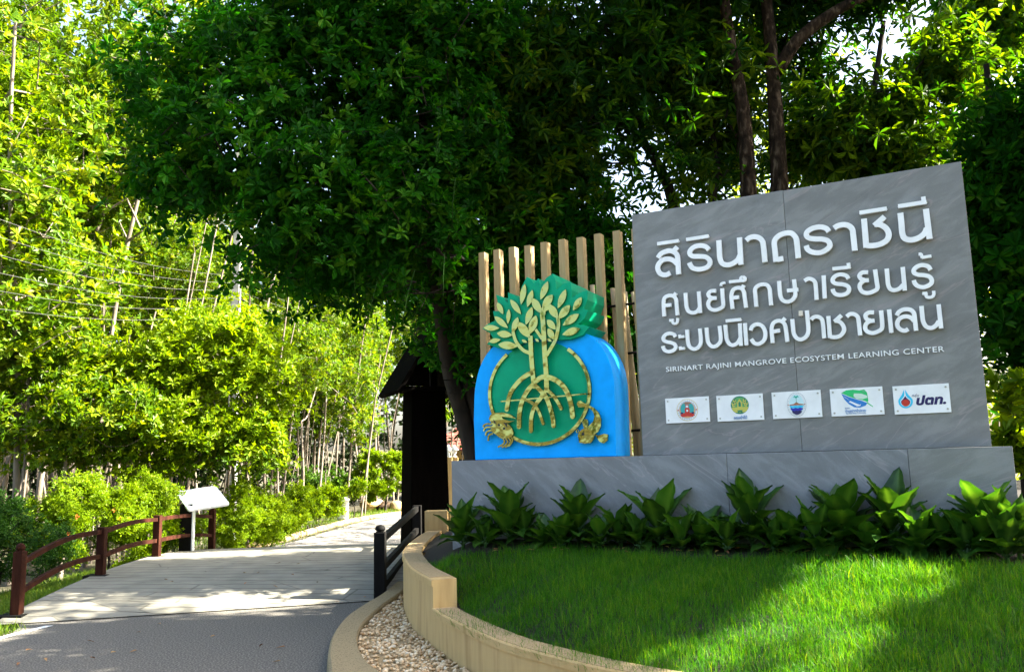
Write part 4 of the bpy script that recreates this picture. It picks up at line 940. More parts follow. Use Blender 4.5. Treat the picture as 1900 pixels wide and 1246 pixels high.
# ------------------------------------------------------------------ broad-leaved plants along the plinth
def broadmat():
    m, n, out = new_mat('broad_leaf'); L = n.links.new
    a = N(n, 'ShaderNodeAttribute'); a.attribute_name = 'rnd'; b = N(n, 'ShaderNodeAttribute'); b.attribute_name = 'rib'
    rp = ramp(n, [(0,(.003,.018,.002)),(.5,(.007,.045,.004)),(1,(.026,.10,.007))]); L(a.outputs['Fac'], rp.inputs[0])
    mx = N(n, 'ShaderNodeMixRGB'); mx.inputs[2].default_value = (.075,.17,.02,1); L(b.outputs['Fac'], mx.inputs[0]); L(rp.outputs[0], mx.inputs[1])
    p = N(n, 'ShaderNodeBsdfPrincipled'); p.inputs['Roughness'].default_value = .36; p.inputs['Specular IOR Level'].default_value = .4; L(mx.outputs[0], p.inputs['Base Color'])
    t = N(n, 'ShaderNodeBsdfTranslucent'); m2 = N(n, 'ShaderNodeMixRGB', blend_type='MULTIPLY'); m2.inputs[0].default_value = 1; m2.inputs[2].default_value = (2,1.7,.5,1); L(mx.outputs[0], m2.inputs[1]); L(m2.outputs[0], t.inputs[0])
    s = N(n, 'ShaderNodeMixShader'); s.inputs[0].default_value = .35; L(p.outputs[0], s.inputs[1]); L(t.outputs[0], s.inputs[2]); L(s.outputs[0], out.inputs[0]); return m
M['broad'] = broadmat()
def broad_plant(seed, nl, H, Lf):
    r = np.random.default_rng(seed); V = []; Q = []; tone = []; rib = []; stems = MB()
    for i in range(-5, nl):
        hb = H*(.18+.55*(max(0, i)/nl)) ; az = i*2.4 + r.normal()*.3; el = R_(37 + 40*max(0, i/nl)**1.1 + r.normal()*8 + (min(0, i)*5)); L = Lf*(.75+.4*r.random())*(1-.15*(i == nl-1)); Wd = L*.62
        rad = np.array([math.cos(az), math.sin(az), 0]); up = np.array([0, 0, 1.]); d = rad*math.cos(el)+up*math.sin(el); sd = np.cross(d, up); sd /= np.linalg.norm(sd); nn = np.cross(sd, d)
        base0 = np.array([0, 0, hb*.55]); base = np.array([0, 0, hb]) + rad*L*.22
        stems.tube([base0, (base0*.4+base*.6)-rad*.01, base], [.011, .008, .006], 6)
        nu_, nv_ = 9, 5; b0 = len(V)
        for a in range(nu_):
            t = a/(nu_-1); w = math.sin(math.pi*min(1, (t*.97+.03))**.80)**.85*Wd/2
            for b in range(nv_):
                s = (b-2)/2; p = base + d*L*t + sd*w*s + nn*(abs(s)*w*.42 - L*(.42)*t*t*math.cos(el) + .010*math.sin(t*16+b)*abs(s))
                V.append(p); rib.append((.75 if b == 2 else .10 + .12*((a % 2) == 0)) * (1 if t < .95 else 0))
        for a in range(nu_-1):
            for b in range(nv_-1): k = b0+a*nv_+b; Q.append((k, k+1, k+nv_+1, k+nv_))
        tone += [np.clip(r.normal(.5, .22) + .2*(i/nl), 0, 1)]*((nu_-1)*(nv_-1))
    m = mesh_np('leaves', np.array(V), np.array(Q), np.array(tone), True); a = m.attributes.new('rib', 'FLOAT', 'POINT'); a.data.foreach_set('value', np.array(rib, np.float32))
    o = thing('broad_leaf_plant', (0, 0, 0), None, None); obj('leaves', m, M['broad'], o, world=False)
    stems.tube([(0,0,-.03),(0.01,0,H*.25),(0,.01,H*.5),(0,0,H*.78)], [.02,.018,.015,.008], 8); obj('stem', stems, M['leaf_stem'], o, world=False)
    return o
M['leaf_stem'] = plain('green_stem', (.03,.09,.02), .5)
M['strand'] = plain('green_strand', (.012,.035,.006), .8, spec=.05)
PP = [broad_plant(11, 15, .42, .30), broad_plant(12, 12, .34, .28), broad_plant(13, 17, .46, .32), broad_plant(14, 11, .26, .24), broad_plant(15, 16, .50, .34)]
used = [False]*5
PLANTS = [(858,.34,0,1.0,'broad-leaved plant at the end of the plinth nearest the gate pillar'),(945,.28,2,1.0,'broad-leaved plant under the crab end of the blue emblem'),
 (1010,.40,3,.9,'small low plant between two bigger ones below the emblem'),(1072,.28,4,.95,'tall bunch of upright leaves in front of the gold ring\'s foot'),(1150,.30,3,1.0,'small plant below the right corner of the blue emblem'),
 (1222,.30,1,1.35,'plant with long pointed leaves below the first plaque'),(1300,.33,3,1.05,'small plant with a brown dry leaf below the gap of the first two plaques'),(1392,.26,4,.98,'bright green upright plant below the second and third plaques'),
 (1470,.30,3,1.1,'short plant with pale leaves below the third plaque'),(1560,.28,2,1.05,'spreading plant below the fourth plaque'),(1655,.27,4,1.08,'tallest plant with one big upright leaf below the flame plaque'),
 (1745,.34,1,1.0,'dark low plant near the sign wall\'s outer corner'),(1830,.30,2,1.15,'large dark plant at the plinth\'s outer end'),(1885,.42,0,1.0,'dark plant at the very edge beyond the plinth')]
PLANTS += [(px, w, pi, s, 'low filler plant tucked in the shade between the taller broad-leaved plants') for px, w, pi, s in ((900,.5,3,.95),(975,.2,1,.8),(1040,.5,3,.9),(1112,.5,1,.8),(1185,.45,3,.95),(1262,.5,3,.9),(1345,.5,1,.85),(1432,.45,3,.95),(1515,.5,1,.9),(1608,.45,3,1.0),(1700,.5,2,.8),(1788,.5,3,1.1),(1860,.6,4,.9))]
for k, (px, w, pi, s, lab) in enumerate(PLANTS):
    u = px_s(px, 960, PW1+w*.6)[0]; p = SP(u, 0, PW1+w*.6); o = PP[pi] if not used[pi] else copy_tree(PP[pi]); used[pi] = True
    o.location = (p[0], p[1], bed_z(p[0], p[1])-.02); o.rotation_euler = (0, 0, k*1.7); s *= .92 if px < 1600 else .82; o.scale = (s, s, s*(1.08+.1*math.sin(k*2.1))); tag(o, lab, 'plant', 'low filler plants at the plinth foot' if lab.startswith('low filler') else 'broad-leaved plants along the plinth')

# ------------------------------------------------------------------ openings cut in the crowns to let the sun through
def zpoly(pxs, z): return (z, [tuple(at_z(x, y, z)[:2]) for x, y in pxs])
def gap(nm, pxs, z, keep=.0, grow=.22):
    q = np.array(zpoly(pxs, z)[1]); c = q.mean(0); d = q-c; d = d*(1 + grow/np.maximum(.2, np.linalg.norm(d, axis=1)))[:, None]; GAPS.append((nm, z, [tuple(p) for p in c+d], keep))
gap('lawn', [(1090,1280),(1250,1190),(1420,1115),(1480,1070),(1600,1050),(1690,1064),(1770,1095),(1735,1125),(1650,1160),(1700,1205),(1830,1280)], .52, .03, .28)
gap('deck', [(150,1140),(100,1080),(330,1030),(440,1015),(700,1012),(560,1030),(420,1058),(300,1090),(260,1130)], .15, .35)
gap('hedge', [(60,985),(130,900),(330,885),(540,880),(640,905),(640,960),(420,985),(300,1030),(120,1060)], .7, .10, .1)
GAPS.append(('bush', 3.2, [(-8.4,15),(-3.2,15),(-3.2,18.4),(-8.4,18.4)], .1))
gap('road', [(480,1150),(640,1140),(600,1165),(660,1160),(540,1205),(430,1200),(520,1175)], .0, .12, 0); gap('road', [(150,1238),(260,1228),(280,1238),(170,1250)], 0, .4, .1)

def P3(px, py, y): return at_y(px, py, y)
def blob(px, py, y, r, ry=None, rz=None): p = at_y(px, py, y); return (p[0], p[1], p[2], r, ry or r, rz or r*.9)
def tr(*pts): return [tuple(at_y(*p)) for p in pts]
def ground_tr(pts, z0, n=10):
    """trunk polyline with its foot on the ground, bent smoothly"""
    p = [np.array(q, float) for q in pts]; p[0][2] = z0; return [tuple(q) for q in smooth_line(p, sub=4)]

# the dark broad crown in front of the forest
tree('shade_tree', tuple(at_z(905, 905, .6))[:2] + (.6,), ground_tr(tr((905,905,12.6),(868,800,12.5),(838,700,12.2),(822,610,12.0),(800,450,11.6),(786,280,11.2),(795,90,10.9)), .6),
     [blob(330,140,10.2,.85,.9,.75), blob(450,260,9.6,.95,.9,.9), blob(600,130,10.2,1.1,1,.95), blob(620,360,9.6,1.05,1,.9), blob(770,230,10.6,1.1,1.1,1.1), blob(770,470,10.6,.85,.9,.75),
      blob(520,470,9.5,.55,.7,.5), blob(660,530,10,.5,.6,.42), blob(330,330,10,.62,.7,.6), blob(860,90,11,.95,1.1,.95), blob(690,10,10.2,1.3,1.1,.8), blob(480,60,11,.9,.9,.6), blob(850,560,11.5,.6,.6,.6), blob(860,330,11.3,.6,.6,.8), blob(700,400,11.5,1.0,.8,.8), blob(820,430,11.8,.8,.7,.9), blob(600,470,11.2,.8,.8,.55), blob(760,560,12,.7,.6,.45), blob(870,520,12.2,.5,.5,.9)],
     900, 9800, 8, .118, .054, M['leaf_dark'], M['bark'], 'big dark-leaved tree whose crown overhangs the bridge in front of the forest', seed=2, r_base=.15, r_tip=.0055, el=(-10,55), droop=.3, gaps={'hedge': .3, 'deck': .45, 'road': .6}, spread=.19, hollow=.4)
# trailing strands below the crown
rs = np.random.default_rng(4); mb = MB()
for px, py, ln in ((505,330,.55),(640,310,.45),(790,300,.35),(815,240,.4),(700,330,.5),(530,520,.35),(655,480,.5),(700,520,.5),(770,500,.6),(825,470,.5),(845,330,.6),(560,190,.3),(480,290,.35)):
    p = at_y(px, py, 9.3); q = rs.normal(size=2)*.05; mb.tube([tuple(p), (p[0]+q[0], p[1]+q[1]*.5, p[2]-ln*.5), (p[0]+q[0]*1.5, p[1], p[2]-ln)], [.006,.005,.004], 5); obj('hanging_strand', mb, M['strand'], bpy.data.objects['shade_tree']); mb = MB()
# second leaning stem beside it
tree('leaning_tree', tuple(at_z(935, 905, .7))[:2] + (.7,), ground_tr(tr((935,905,12.4),(885,760,12.4),(846,668,12.2),(826,560,12.1),(850,450,12.1),(905,330,12.2)), .7),
     [blob(900,380,12.1,.8,.8,.9), blob(930,240,12.1,1.0,.9,1.0), blob(850,520,12.1,.6,.6,.6), blob(960,470,12.3,.5,.5,.5), blob(850,640,12.5,.5,.5,.4), blob(905,560,12.4,.5,.5,.6), blob(800,620,12.6,.55,.5,.5)], 220, 2600, 7, .14, .055, M['leaf_dark'], M['bark'],
     'dark tree with a leaning stem crossing behind the blue emblem\'s left side', seed=7, r_base=.13, el=(-5,50), gaps={'hedge': .2, 'bush': .2})

# trees behind the sign
LONG = dict(k=8, L=.185, Wd=.052, leaf=M['leaf_long'], group='trees behind the sign')
def long_tree(lab, trunk, blobs, npts, nros, seed, r_base, bark='bark', z0=.85, **kw):
    a = dict(LONG); a.update(kw); p = trunk[0]; f = at_y(*p)
    return tree('long_leaf_tree', (f[0], f[1], z0), ground_tr(tr(*trunk), z0), blobs, npts, nros, a.pop('k'), a.pop('L'), a.pop('Wd'), a.pop('leaf'), M[bark], lab, seed=seed, r_base=r_base, el=(-15,50), droop=.35, spread=.26, hollow=.35, **a)
long_tree('dark tree with a crooked trunk forking above the slats', [(1262,800,12.5),(1255,500,12.5),(1248,375,12.4),(1212,290,12.3),(1165,225,12.2),(1130,120,12)],
          [blob(1000,110,11.8,1.1,1,.9), blob(1130,90,11.5,1.1,1,.9), blob(1090,270,11.8,.95,.8,.7), blob(1230,50,11.7,.85,.8,.8), blob(1215,250,11.8,.6,.6,.6), blob(950,230,11.7,.8,.8,.8)], 360, 1850, 31, .11)
long_tree('thick red-barked trunk on the left of the twin trunks behind the sign', [(1402,800,11.3),(1393,480,11.3),(1388,330,11.3),(1378,200,11.3),(1352,60,11.3),(1335,-80,11.3)],
          [blob(1290,130,12.0,.7,.6,.7), blob(1300,-50,11.6,1.0,.8,.5), blob(1410,60,12.4,.5,.4,.5), blob(1330,280,12.4,.45,.4,.4)], 170, 1100, 32, .145, 'bark_red')
long_tree('thick trunk on the right of the twin trunks with a limb arching up', [(1462,800,11.4),(1452,480,11.4),(1446,330,11.4),(1438,190,11.4),(1428,60,11.4),(1412,-90,11.4)],
          [blob(1500,-30,11.8,.8,.7,.45), blob(1530,200,12.5,.55,.5,.5), blob(1500,110,12.5,.5,.4,.4), blob(1640,-30,11.8,.6,.6,.35), blob(1480,290,12.4,.6,.4,.3)], 180, 1000, 33, .16, 'bark_red')
mb = MB(); mb.tube([tuple(q) for q in smooth_line(tr((1440,135,11.4),(1480,75,11.3),(1540,28,11.2),(1600,-5,11.1),(1680,-40,11.0)), sub=4)], list(np.linspace(.10,.06,17)), 10)
obj('limb', mb, M['bark_red'], [o for o in bpy.data.objects if o.name.startswith('long_leaf_tree')][-1])
long_tree('slender dark tree behind the highest slats beside the sign', [(1052,800,11.9),(1050,440,11.9),(1046,330,11.9),(1036,250,11.9),(1020,140,11.9)],
          [blob(1020,180,11.9,1.0,.9,.9), blob(1060,330,11.9,.7,.7,.45), blob(960,400,11.9,.55,.6,.5)], 180, 1000, 34, .075, leaf=M['leaf_sun_toned'])
long_tree('slender leaning tree behind the middle of the slats', [(1000,800,11.8),(985,470,11.8),(962,360,11.8),(946,290,11.8),(925,170,11.8)], [blob(930,170,11.8,.8,.8,.7), blob(985,330,11.9,.6,.6,.45)], 110, 650, 35, .06, leaf=M['leaf_sun_toned'])
long_tree('thin tree showing between crooked trunk and twin trunks', [(1320,800,12.0),(1322,420,12.0),(1330,300,12.0),(1318,200,12.0),(1340,90,12.0)], [blob(1320,180,12.0,.9,.8,.9), blob(1310,330,12.0,.7,.7,.35)], 120, 620, 36, .07, leaf=M['leaf_sun_toned'])
long_tree('leafy tree right behind the upper edge of the sign wall', [(1590,800,12),(1588,420,12),(1600,300,12),(1620,180,12),(1640,40,12)],
          [blob(1560,260,12,.8,.8,.55), blob(1660,210,12,.6,.6,.45), blob(1740,130,12,.55,.6,.5), blob(1690,280,11.6,.6,.6,.35)], 230, 1250, 37, .08, leaf=M['leaf_sun_toned'], L=.17, Wd=.06)
long_tree('dark dense tree beside the outer edge of the sign wall', [(1905,900,9.8),(1890,640,9.8),(1870,450,9.8),(1850,300,9.8),(1830,120,9.8)],
          [blob(1875,420,9.8,.5,.7,.7), blob(1890,270,9.6,.45,.6,.5), blob(1905,600,9.8,.42,.6,.7), blob(1940,380,9.6,.5,.6,1.2)], 240, 2000, 38, .085, leaf=M['leaf_dark'], L=.15, Wd=.06)
long_tree('sunlit small-leaved tree high above the outer end of the sign', [(1800,800,12.8),(1790,420,12.8),(1775,260,12.8),(1770,90,12.8)],
          [blob(1810,60,12.8,.8,.9,.7), blob(1870,0,12.8,.9,.9,.8), blob(1640,330,12.8,.9,.6,.45), blob(1770,300,12.8,.9,.6,.6), blob(1850,190,12.8,.6,.6,.5)], 200, 1050, 39, .08, leaf=M['leaf_sun_toned'], L=.16, Wd=.07)
long_tree('dark low-branched tree filling the space behind the slats', [(1090,860,11.8),(1090,700,11.8),(1085,600,11.8),(1075,520,11.8)],
          [blob(960,520,11.6,.7,.5,.6), blob(1060,500,11.8,.7,.5,.6), blob(1140,560,11.6,.6,.5,.7), blob(1030,620,11.8,.8,.5,.5), blob(930,640,11.8,.5,.4,.6), blob(1130,680,11.6,.6,.5,.6), blob(1000,430,12,.6,.5,.4), blob(1120,440,12,.55,.5,.35)], 300, 2600, 43, .06, leaf=M['leaf_dark'], L=.15, Wd=.055)
long_tree('black-shaded tree behind the gate pillar\'s roof', [(800,900,18),(800,700,18),(792,600,18),(785,500,18)],
          [blob(730,510,18,.95,.7,.7), blob(810,530,18,.9,.7,.8), blob(860,450,18,1.0,.7,.9), blob(905,590,18,.7,.6,.9), blob(850,650,18,.5,.5,.5)], 220, 1700, 44, .08, leaf=M['leaf_dark'], L=.15, Wd=.06)
long_tree('dark tree added half hidden behind the blue emblem to block the sun', [(1010,880,15.2),(1005,700,15.2),(1000,600,15.2),(990,480,15.2)],  # added to keep the sun off the gate pillar
          [blob(1000,500,15.1,.9,.5,.9), blob(950,630,15.1,.8,.5,.9), blob(1060,620,15.1,.9,.5,1.0), blob(910,740,15,.4,.4,.5), blob(1000,740,15,.9,.5,.6)], 260, 2400, 45, .07, leaf=M['leaf_dark'], L=.15, Wd=.06)
# unseen tree outside the picture, crown shaped and opened to set shade and sun
tree('unseen_shade_tree', (16.5, 4.0, .0), [(16.5,4,0),(16.4,4.2,1.5),(16.0,4.6,3.0),(15.2,5.0,4.4),(14.2,5.4,5.5),(13.0,5.8,6.4),(11.5,7.5,8.0),(9.5,9.2,9.4)],
     [(6.6,6.6,7.4,2.0,2.2,.7),(9.0,6.0,7.6,2.4,2.6,.8),(11.6,5.6,7.8,2.4,2.6,.9),(14.4,5.2,7.8,2.4,2.6,.9),(10.4,8.4,7.4,2.0,2.0,.8),(8.4,9.4,7.6,1.7,1.6,.6),(12.4,8.4,7.6,2.2,1.8,.9),(5.6,8.0,7.6,1.3,1.5,.5),(11.2,10.2,7.8,1.6,1.6,.7),(9.2,7.6,5.4,1.5,1.2,.6),(11.8,7.2,5.6,1.6,1.3,.6),(7.4,4.2,7.4,1.6,1.6,.6),(10.6,3.6,7.6,1.8,1.6,.7), (5.4,10.6,10.8,2.2,1.9,1.2), (8.0,10.6,11.6,2.4,1.9,1.3), (2.0,9.4,9.2,1.3,1.2,.7)],
     860, 12500, 7, .26, .115, M['leaf_dark'], M['bark'], 'unseen wide tree with its crown shaped to shade the road and lawn', seed=41, r_base=.3, r_tip=.009, el=(-10,40), droop=.25, gaps=True, spread=.3, step=.6)

# ------------------------------------------------------------------ the mangrove forest
def forest_proto(seed, H, lean, nros, leaf, cr=1.2, low=.58, stems=1, rb=.05, L=.125, Wd=.056):
    r = np.random.default_rng(seed); tk = []
    for t in np.linspace(0, 1, 9): tk.append((lean[0]*t**1.3*H*.2 + .10*math.sin(t*5+seed), lean[1]*t*H*.2 + .09*math.cos(t*4+seed*2), H*.93*t))
    bl = []
    for t in np.linspace(low, .98, 6):
        c = np.array(tk[min(8, int(t*8))]); a = r.uniform(0, 6.28); q = cr*(.55+.55*math.sin(math.pi*min(1, (t-low)/(1-low)*.75+.25)))
        bl.append((c[0]+.5*math.cos(a), c[1]+.5*math.sin(a), H*t, q, q, q*.62))
    return tree('mangrove_tree', (0,0,0), tk, bl, 190, nros, 7, L, Wd, leaf, M['bark_pale'], None, seed=seed, r_base=rb, r_tip=.007, el=(10,65), droop=.12, hollow=.35, spread=.13)
FP = [forest_proto(51, 10.5, (.5,.0), 1700, M['leaf_man']), forest_proto(52, 9.4, (-.3,.4), 1550, M['leaf_man'], low=.60), forest_proto(53, 11.2, (.9,-.2), 1800, M['leaf_man'], low=.60, cr=1.3),
      forest_proto(54, 8.4, (.2,.5), 1350, M['leaf_man'], low=.42, cr=1.05), forest_proto(55, 9.8, (-.7,0), 1400, M['leaf_man'], low=.63, cr=1.25)]
fused = [False]*5
def put_tree(protos, usedl, i, x, y, z, s, rz, lab, cat, group):
    o = protos[i] if not usedl[i] else copy_tree(protos[i]); usedl[i] = True
    o.location = (x, y, z); o.rotation_euler = (0, 0, rz); o.scale = (s, s, s); tag(o, lab, cat, group); return o
FT = [(-140,15.5,3,1.35,'leafy mangrove tree overhanging the picture\'s edge above the dark railing post'),(-40,17,0,1.38,'tall mangrove tree behind the nearest railing post, crown reaching out of view'),(20,15.6,3,1.3,'bushy mangrove tree with low branches behind the start of the hedge'),
 (60,18.5,2,1.32,'tall mangrove tree with a pale stem leaning over the hedge\'s start'),(105,20.5,1,1.5,'upright pale mangrove stem behind the hedge left of the second railing post'),(150,18,4,1.22,'bare-stemmed mangrove tree leaning away over the wires'),
 (185,22,0,1.3,'mangrove tree whose crown fills the top beside the patch of sky'),(225,19.5,1,1.0,'mangrove tree with a forked pale stem above the second railing post'),(262,23,2,.95,'mangrove tree with a long slanting stem crossing the wires'),
 (300,20,4,.86,'thin mangrove tree with a clean stem behind the lime bush\'s left half'),(338,24.5,0,.95,'mangrove tree between lime bush and dark crown, foliage high up'),(372,22,1,.83,'slanting mangrove stem rising straight out of the lime bush'),
 (410,26,2,.9,'mangrove tree just left of the pale utility pole'),(455,25,3,1.0,'low-branched mangrove tree just right of the pale utility pole'),(492,28,4,.95,'bare pale mangrove stem right of the lime bush'),
 (525,25,1,.78,'small mangrove tree beside the tip of the lime bush'),(552,30,2,1.0,'mangrove tree with a stem slanting up towards the gate roof'),(585,27.5,0,.82,'mangrove tree standing behind the clipped green hedge'),
 (612,31,4,.98,'pale straight stem in the middle of the clearing behind the hedge'),(640,29,3,.9,'leafy low mangrove tree above the white bin'),(668,33,1,1.0,'mangrove tree far back between bin and topiary'),(700,31,0,.86,'mangrove tree behind the cloud-pruned topiary'),
 (735,34,2,.95,'mangrove tree closing the gap left of the gate pillar'),(775,36,3,1.1,'mangrove tree seen under the gate roof'),(830,37,3,1.15,'sunlit leafy tree between gate pillar and blue emblem'),(880,40,1,1.2,'tree standing over the red-roofed house')]
for k, (px, y, i, s, lab) in enumerate(FT):
    p = at_z(px, 900, -.35); x = ray(px, 880)[0]/ray(px, 880)[1]*y
    put_tree(FP, fused, i, x, y, -.35, s, k*1.9 if i not in (2,) else (k*.7) % 1.2 - .6, lab, 'tree', 'mangrove trees of the forest')
rw = np.random.default_rng(77)
for k in range(26):
    px = -190 + k*36 + rw.uniform(-10, 10); y = (19.5 + (px+190)*.016 + rw.uniform(0, 3.5)); x = ray(px, 880)[0]/ray(px, 880)[1]*y
    put_tree(FP, fused, int(rw.integers(0, 5)), x, y, -.35, (1.5 if px < 120 else 1.2 if px < 200 else .98)+rw.uniform(-.08, .1), k*2.3, 'tall mangrove tree half hidden among the forest\'s front trees', 'tree', 'mangrove trees standing behind the forest\'s front row')
# the deep forest: stems and leaves nobody could count
rf = np.random.default_rng(60); nst = 420
fx = rf.uniform(-30, 2, nst); fy = rf.uniform(17, 46, nst); k = (fx < -9.0 + .06*(fy-17)) | (fy > 36); k &= (fx/fy < .02); fx, fy = fx[k], fy[k]; n = len(fx)
A = np.stack([fx, fy, np.full(n, -.4)], 1); B = A + np.stack([rf.normal(size=n)*.8+.4, rf.normal(size=n)*.5, rf.uniform(5, 9, n)], 1); ra = rf.uniform(.025, .06, n)
pxs_ = np.concatenate([rf.uniform(-60, 540, 30), rf.uniform(545, 745, 12)]); ys_ = np.where(pxs_ < 545, rf.uniform(16.8, 22, 42), rf.uniform(26.5, 36, 42))
dr_ = np.array([ray(p, 900) for p in pxs_]); A2 = np.stack([dr_[:, 0]/dr_[:, 1]*ys_, ys_, np.full(42, -.4)], 1); hh = rf.uniform(5, 8.5, 42)
B2 = A2 + np.stack([hh*rf.normal(.10, .09, 42), hh*rf.normal(0, .08, 42), hh], 1); r2 = rf.uniform(.018, .036, 42)
mid = (A2+B2)/2 + np.stack([-hh*rf.uniform(0, .05, 42), rf.normal(size=42)*.1, np.zeros(42)], 1)
A = np.concatenate([A, A2, mid]); B = np.concatenate([B, mid, B2]); ra = np.concatenate([ra, r2, r2*.75])
V, Q = tubes_np(A, B, ra, ra*.7, 6); tag(obj('forest_stems', mesh_np('forest_stems', V, Q, None, True), M['bark_pale']), 'countless pale stems deep inside the mangrove forest', 'forest', kind='stuff')
nl = 15000; x = rf.uniform(-36, 6, nl); y = rf.uniform(24, 50, nl); keep = (x < -11+.14*(y-24)) | (y > 40); keep &= (x/y < .04); x, y = x[keep], y[keep]; z = rf.uniform(1.2, 11.5, len(x)) ; z = np.where(rf.random(len(x)) < .3, rf.uniform(-.3, 3, len(x)), z)
C = np.stack([x, y, z], 1); V, Q, t = rosettes(C, norm(rf.normal(size=C.shape)*.6+np.array([.2,-.3,.7])), 5, .34, .16, rf, (0,60), .2)
tag(obj('deep_forest', mesh_np('deep_forest', V, Q, t), M['leaf_deep_shade']), 'shade-coloured depth of the mangrove forest behind the front stems', 'forest', kind='stuff')
# sunlit growth far behind the sign
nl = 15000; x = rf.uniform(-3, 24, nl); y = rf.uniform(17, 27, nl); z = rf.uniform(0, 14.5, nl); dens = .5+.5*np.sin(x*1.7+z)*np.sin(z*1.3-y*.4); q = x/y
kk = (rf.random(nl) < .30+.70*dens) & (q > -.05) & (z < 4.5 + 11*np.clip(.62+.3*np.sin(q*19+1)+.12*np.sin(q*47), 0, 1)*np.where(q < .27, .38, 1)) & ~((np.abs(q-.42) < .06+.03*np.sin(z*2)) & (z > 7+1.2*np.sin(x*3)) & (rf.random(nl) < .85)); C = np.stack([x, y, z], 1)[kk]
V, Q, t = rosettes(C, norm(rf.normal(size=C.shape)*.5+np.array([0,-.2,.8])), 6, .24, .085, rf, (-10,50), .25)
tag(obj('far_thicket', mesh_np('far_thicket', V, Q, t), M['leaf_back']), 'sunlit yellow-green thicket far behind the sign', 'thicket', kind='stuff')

nl = 5200; x = rf.uniform(-22, 16, nl); y = rf.uniform(-16, -10.5, nl); z = rf.uniform(0, 10.5, nl); C = np.stack([x, y, z], 1)  # unseen growth added for the gold emblem to reflect
V, Q, t = rosettes(C, norm(rf.normal(size=C.shape)*.5+np.array([.2,.4,.6])), 6, .40, .18, rf, (-10,50), .25)
tag(obj('unseen_thicket', mesh_np('unseen_thicket', V, Q, t), M['leaf_man']), 'unseen green thicket added behind the viewpoint for the gold to mirror', 'thicket', kind='stuff')
# vine-hung tree and the lime bush in front of the forest
def shrub(name, lab, cat_, blobs, npts, nros, k, L, Wd, leaf, seed, base, el=(5,65), bark='bark_pale', hollow=.5, spread=.08, group=None, tone=None, rb=.03):
    z0 = base[2]; top = max(b[2] for b in blobs)
    tk = [(base[0], base[1], z0), (base[0]+.04, base[1], z0+(top-z0)*.3), (base[0]-.05, base[1]+.05, z0+(top-z0)*.55)]
    return tree(name, base, tk, blobs, npts, nros, k, L, Wd, leaf, M[bark], lab, cat_, group, seed, rb, .004, el, .15, hollow, spread, False, 'foliage', tone, .25)
b = at_y(40, 900, 15.2)
shrub('vine_tree', 'bright lime climbing vine draped over a tree at the picture\'s edge', 'vine', [blob(30,230,15.2,.75,.6,.9), blob(60,330,15.2,.6,.6,.9), blob(-20,420,15.2,.7,.6,.8), blob(25,160,15.2,.5,.5,.5)], 160, 900, 7, .13, .07, M['leaf_lime'], 61, (b[0], b[1], -.3), el=(-20,40), spread=.2)
b = at_y(430, 900, 17)
shrub('lime_bush', 'big bright lime-green mangrove bush in front of the pale stems', 'bush', [blob(400,650,17,1.3,1.1,.85), blob(300,690,16.5,.9,.9,.75), blob(500,690,17,.75,.8,.7), blob(330,790,16.5,1.1,.9,.6), blob(470,800,17,.9,.8,.6), blob(450,600,17.4,.6,.6,.35), blob(548,740,17,.3,.4,.25), blob(200,700,16.2,.7,.7,.5), blob(270,870,16,.6,.6,.3)],
      400, 4200, 7, .13, .056, M['leaf_lime'], 62, (b[0], b[1], -.3), spread=.16, rb=.05, tone=.75)
b = at_y(120, 900, 15.4)
shrub('mangrove_bush', 'yellow-green mangrove bush over the hedge behind the nearer railing', 'bush', [blob(90,640,15.6,1.0,.8,.7), blob(200,760,15.4,1.0,.8,.7), blob(60,770,15.2,1.0,.8,.7), blob(150,700,15.8,.9,.8,.6), blob(-30,690,15.2,.8,.8,.9)],
      320, 2500, 7, .13, .056, M['leaf_man'], 63, (b[0], b[1], -.3), spread=.14, rb=.06)
b = at_y(240, 900, 16.3)
shrub('mangrove_bush', 'low loose mangrove growth in front of the bare stems above the hedge', 'bush', [blob(20,815,16.2,.7,.6,.45), blob(120,830,16,.6,.5,.4), blob(225,825,16.2,.7,.6,.42), blob(330,845,16.4,.6,.5,.32), blob(420,835,16.6,.6,.5,.36), blob(500,850,17,.5,.4,.3)],
      220, 1150, 7, .13, .056, M['leaf_man'], 65, (b[0], b[1], -.3), spread=.18, rb=.04)
b = at_y(560, 900, 24)
shrub('mangrove_bush', 'loose mangrove bush between lime bush and clipped hedge', 'bush', [blob(640,740,28,1.2,1,.8), blob(600,700,28,1.0,1,.8), blob(560,640,27,1.2,.8,.8)], 120, 330, 7, .14, .06, M['leaf_man'], 64, (b[0], b[1], -.3), spread=.16, rb=.05)
# hedges behind the railing
HD = dict(k=6, L=.055, Wd=.026)
def hedge(lab, blobs, nros, seed, px, y, leaf='leaf_hedge', name='hedge_bush', group='hedge bushes beside the bridge and path', k=6, L=.045, Wd=.020, npts=170, tone=None, cat_='bush', z0=-.25):
    b = at_y(px, 1000, y); return shrub(name, lab, cat_, blobs, npts, nros, k, L, Wd, M[leaf], seed, (b[0], b[1], z0), (0,70), 'bark', .55, .07, group, tone, .02)
hedge('hedge bush toned dark for its shade behind the nearest railing post', [blob(-20,985,12.6,.75,.6,.62), blob(60,1000,12.4,.6,.5,.5), blob(-90,960,12.6,.8,.7,.7)], 6500, 71, 0, 12.6, tone=.2)  # low leaf tone paints the shade on this bush
hedge('bright hedge bush with orange flowers behind the middle of the railing', [blob(170,960,13.6,.85,.55,.58), blob(262,950,14.2,.62,.55,.55), blob(110,985,13.2,.6,.5,.5), blob(230,1000,13.6,.7,.5,.5), blob(300,985,15.3,.5,.4,.45), blob(230,915,14,.7,.4,.4), blob(130,925,13.8,.5,.4,.35)], 15000, 72, 200, 13.8, leaf='leaf_lime', tone=.7)  # lime leaves in a high tone paint this bush as sunlit
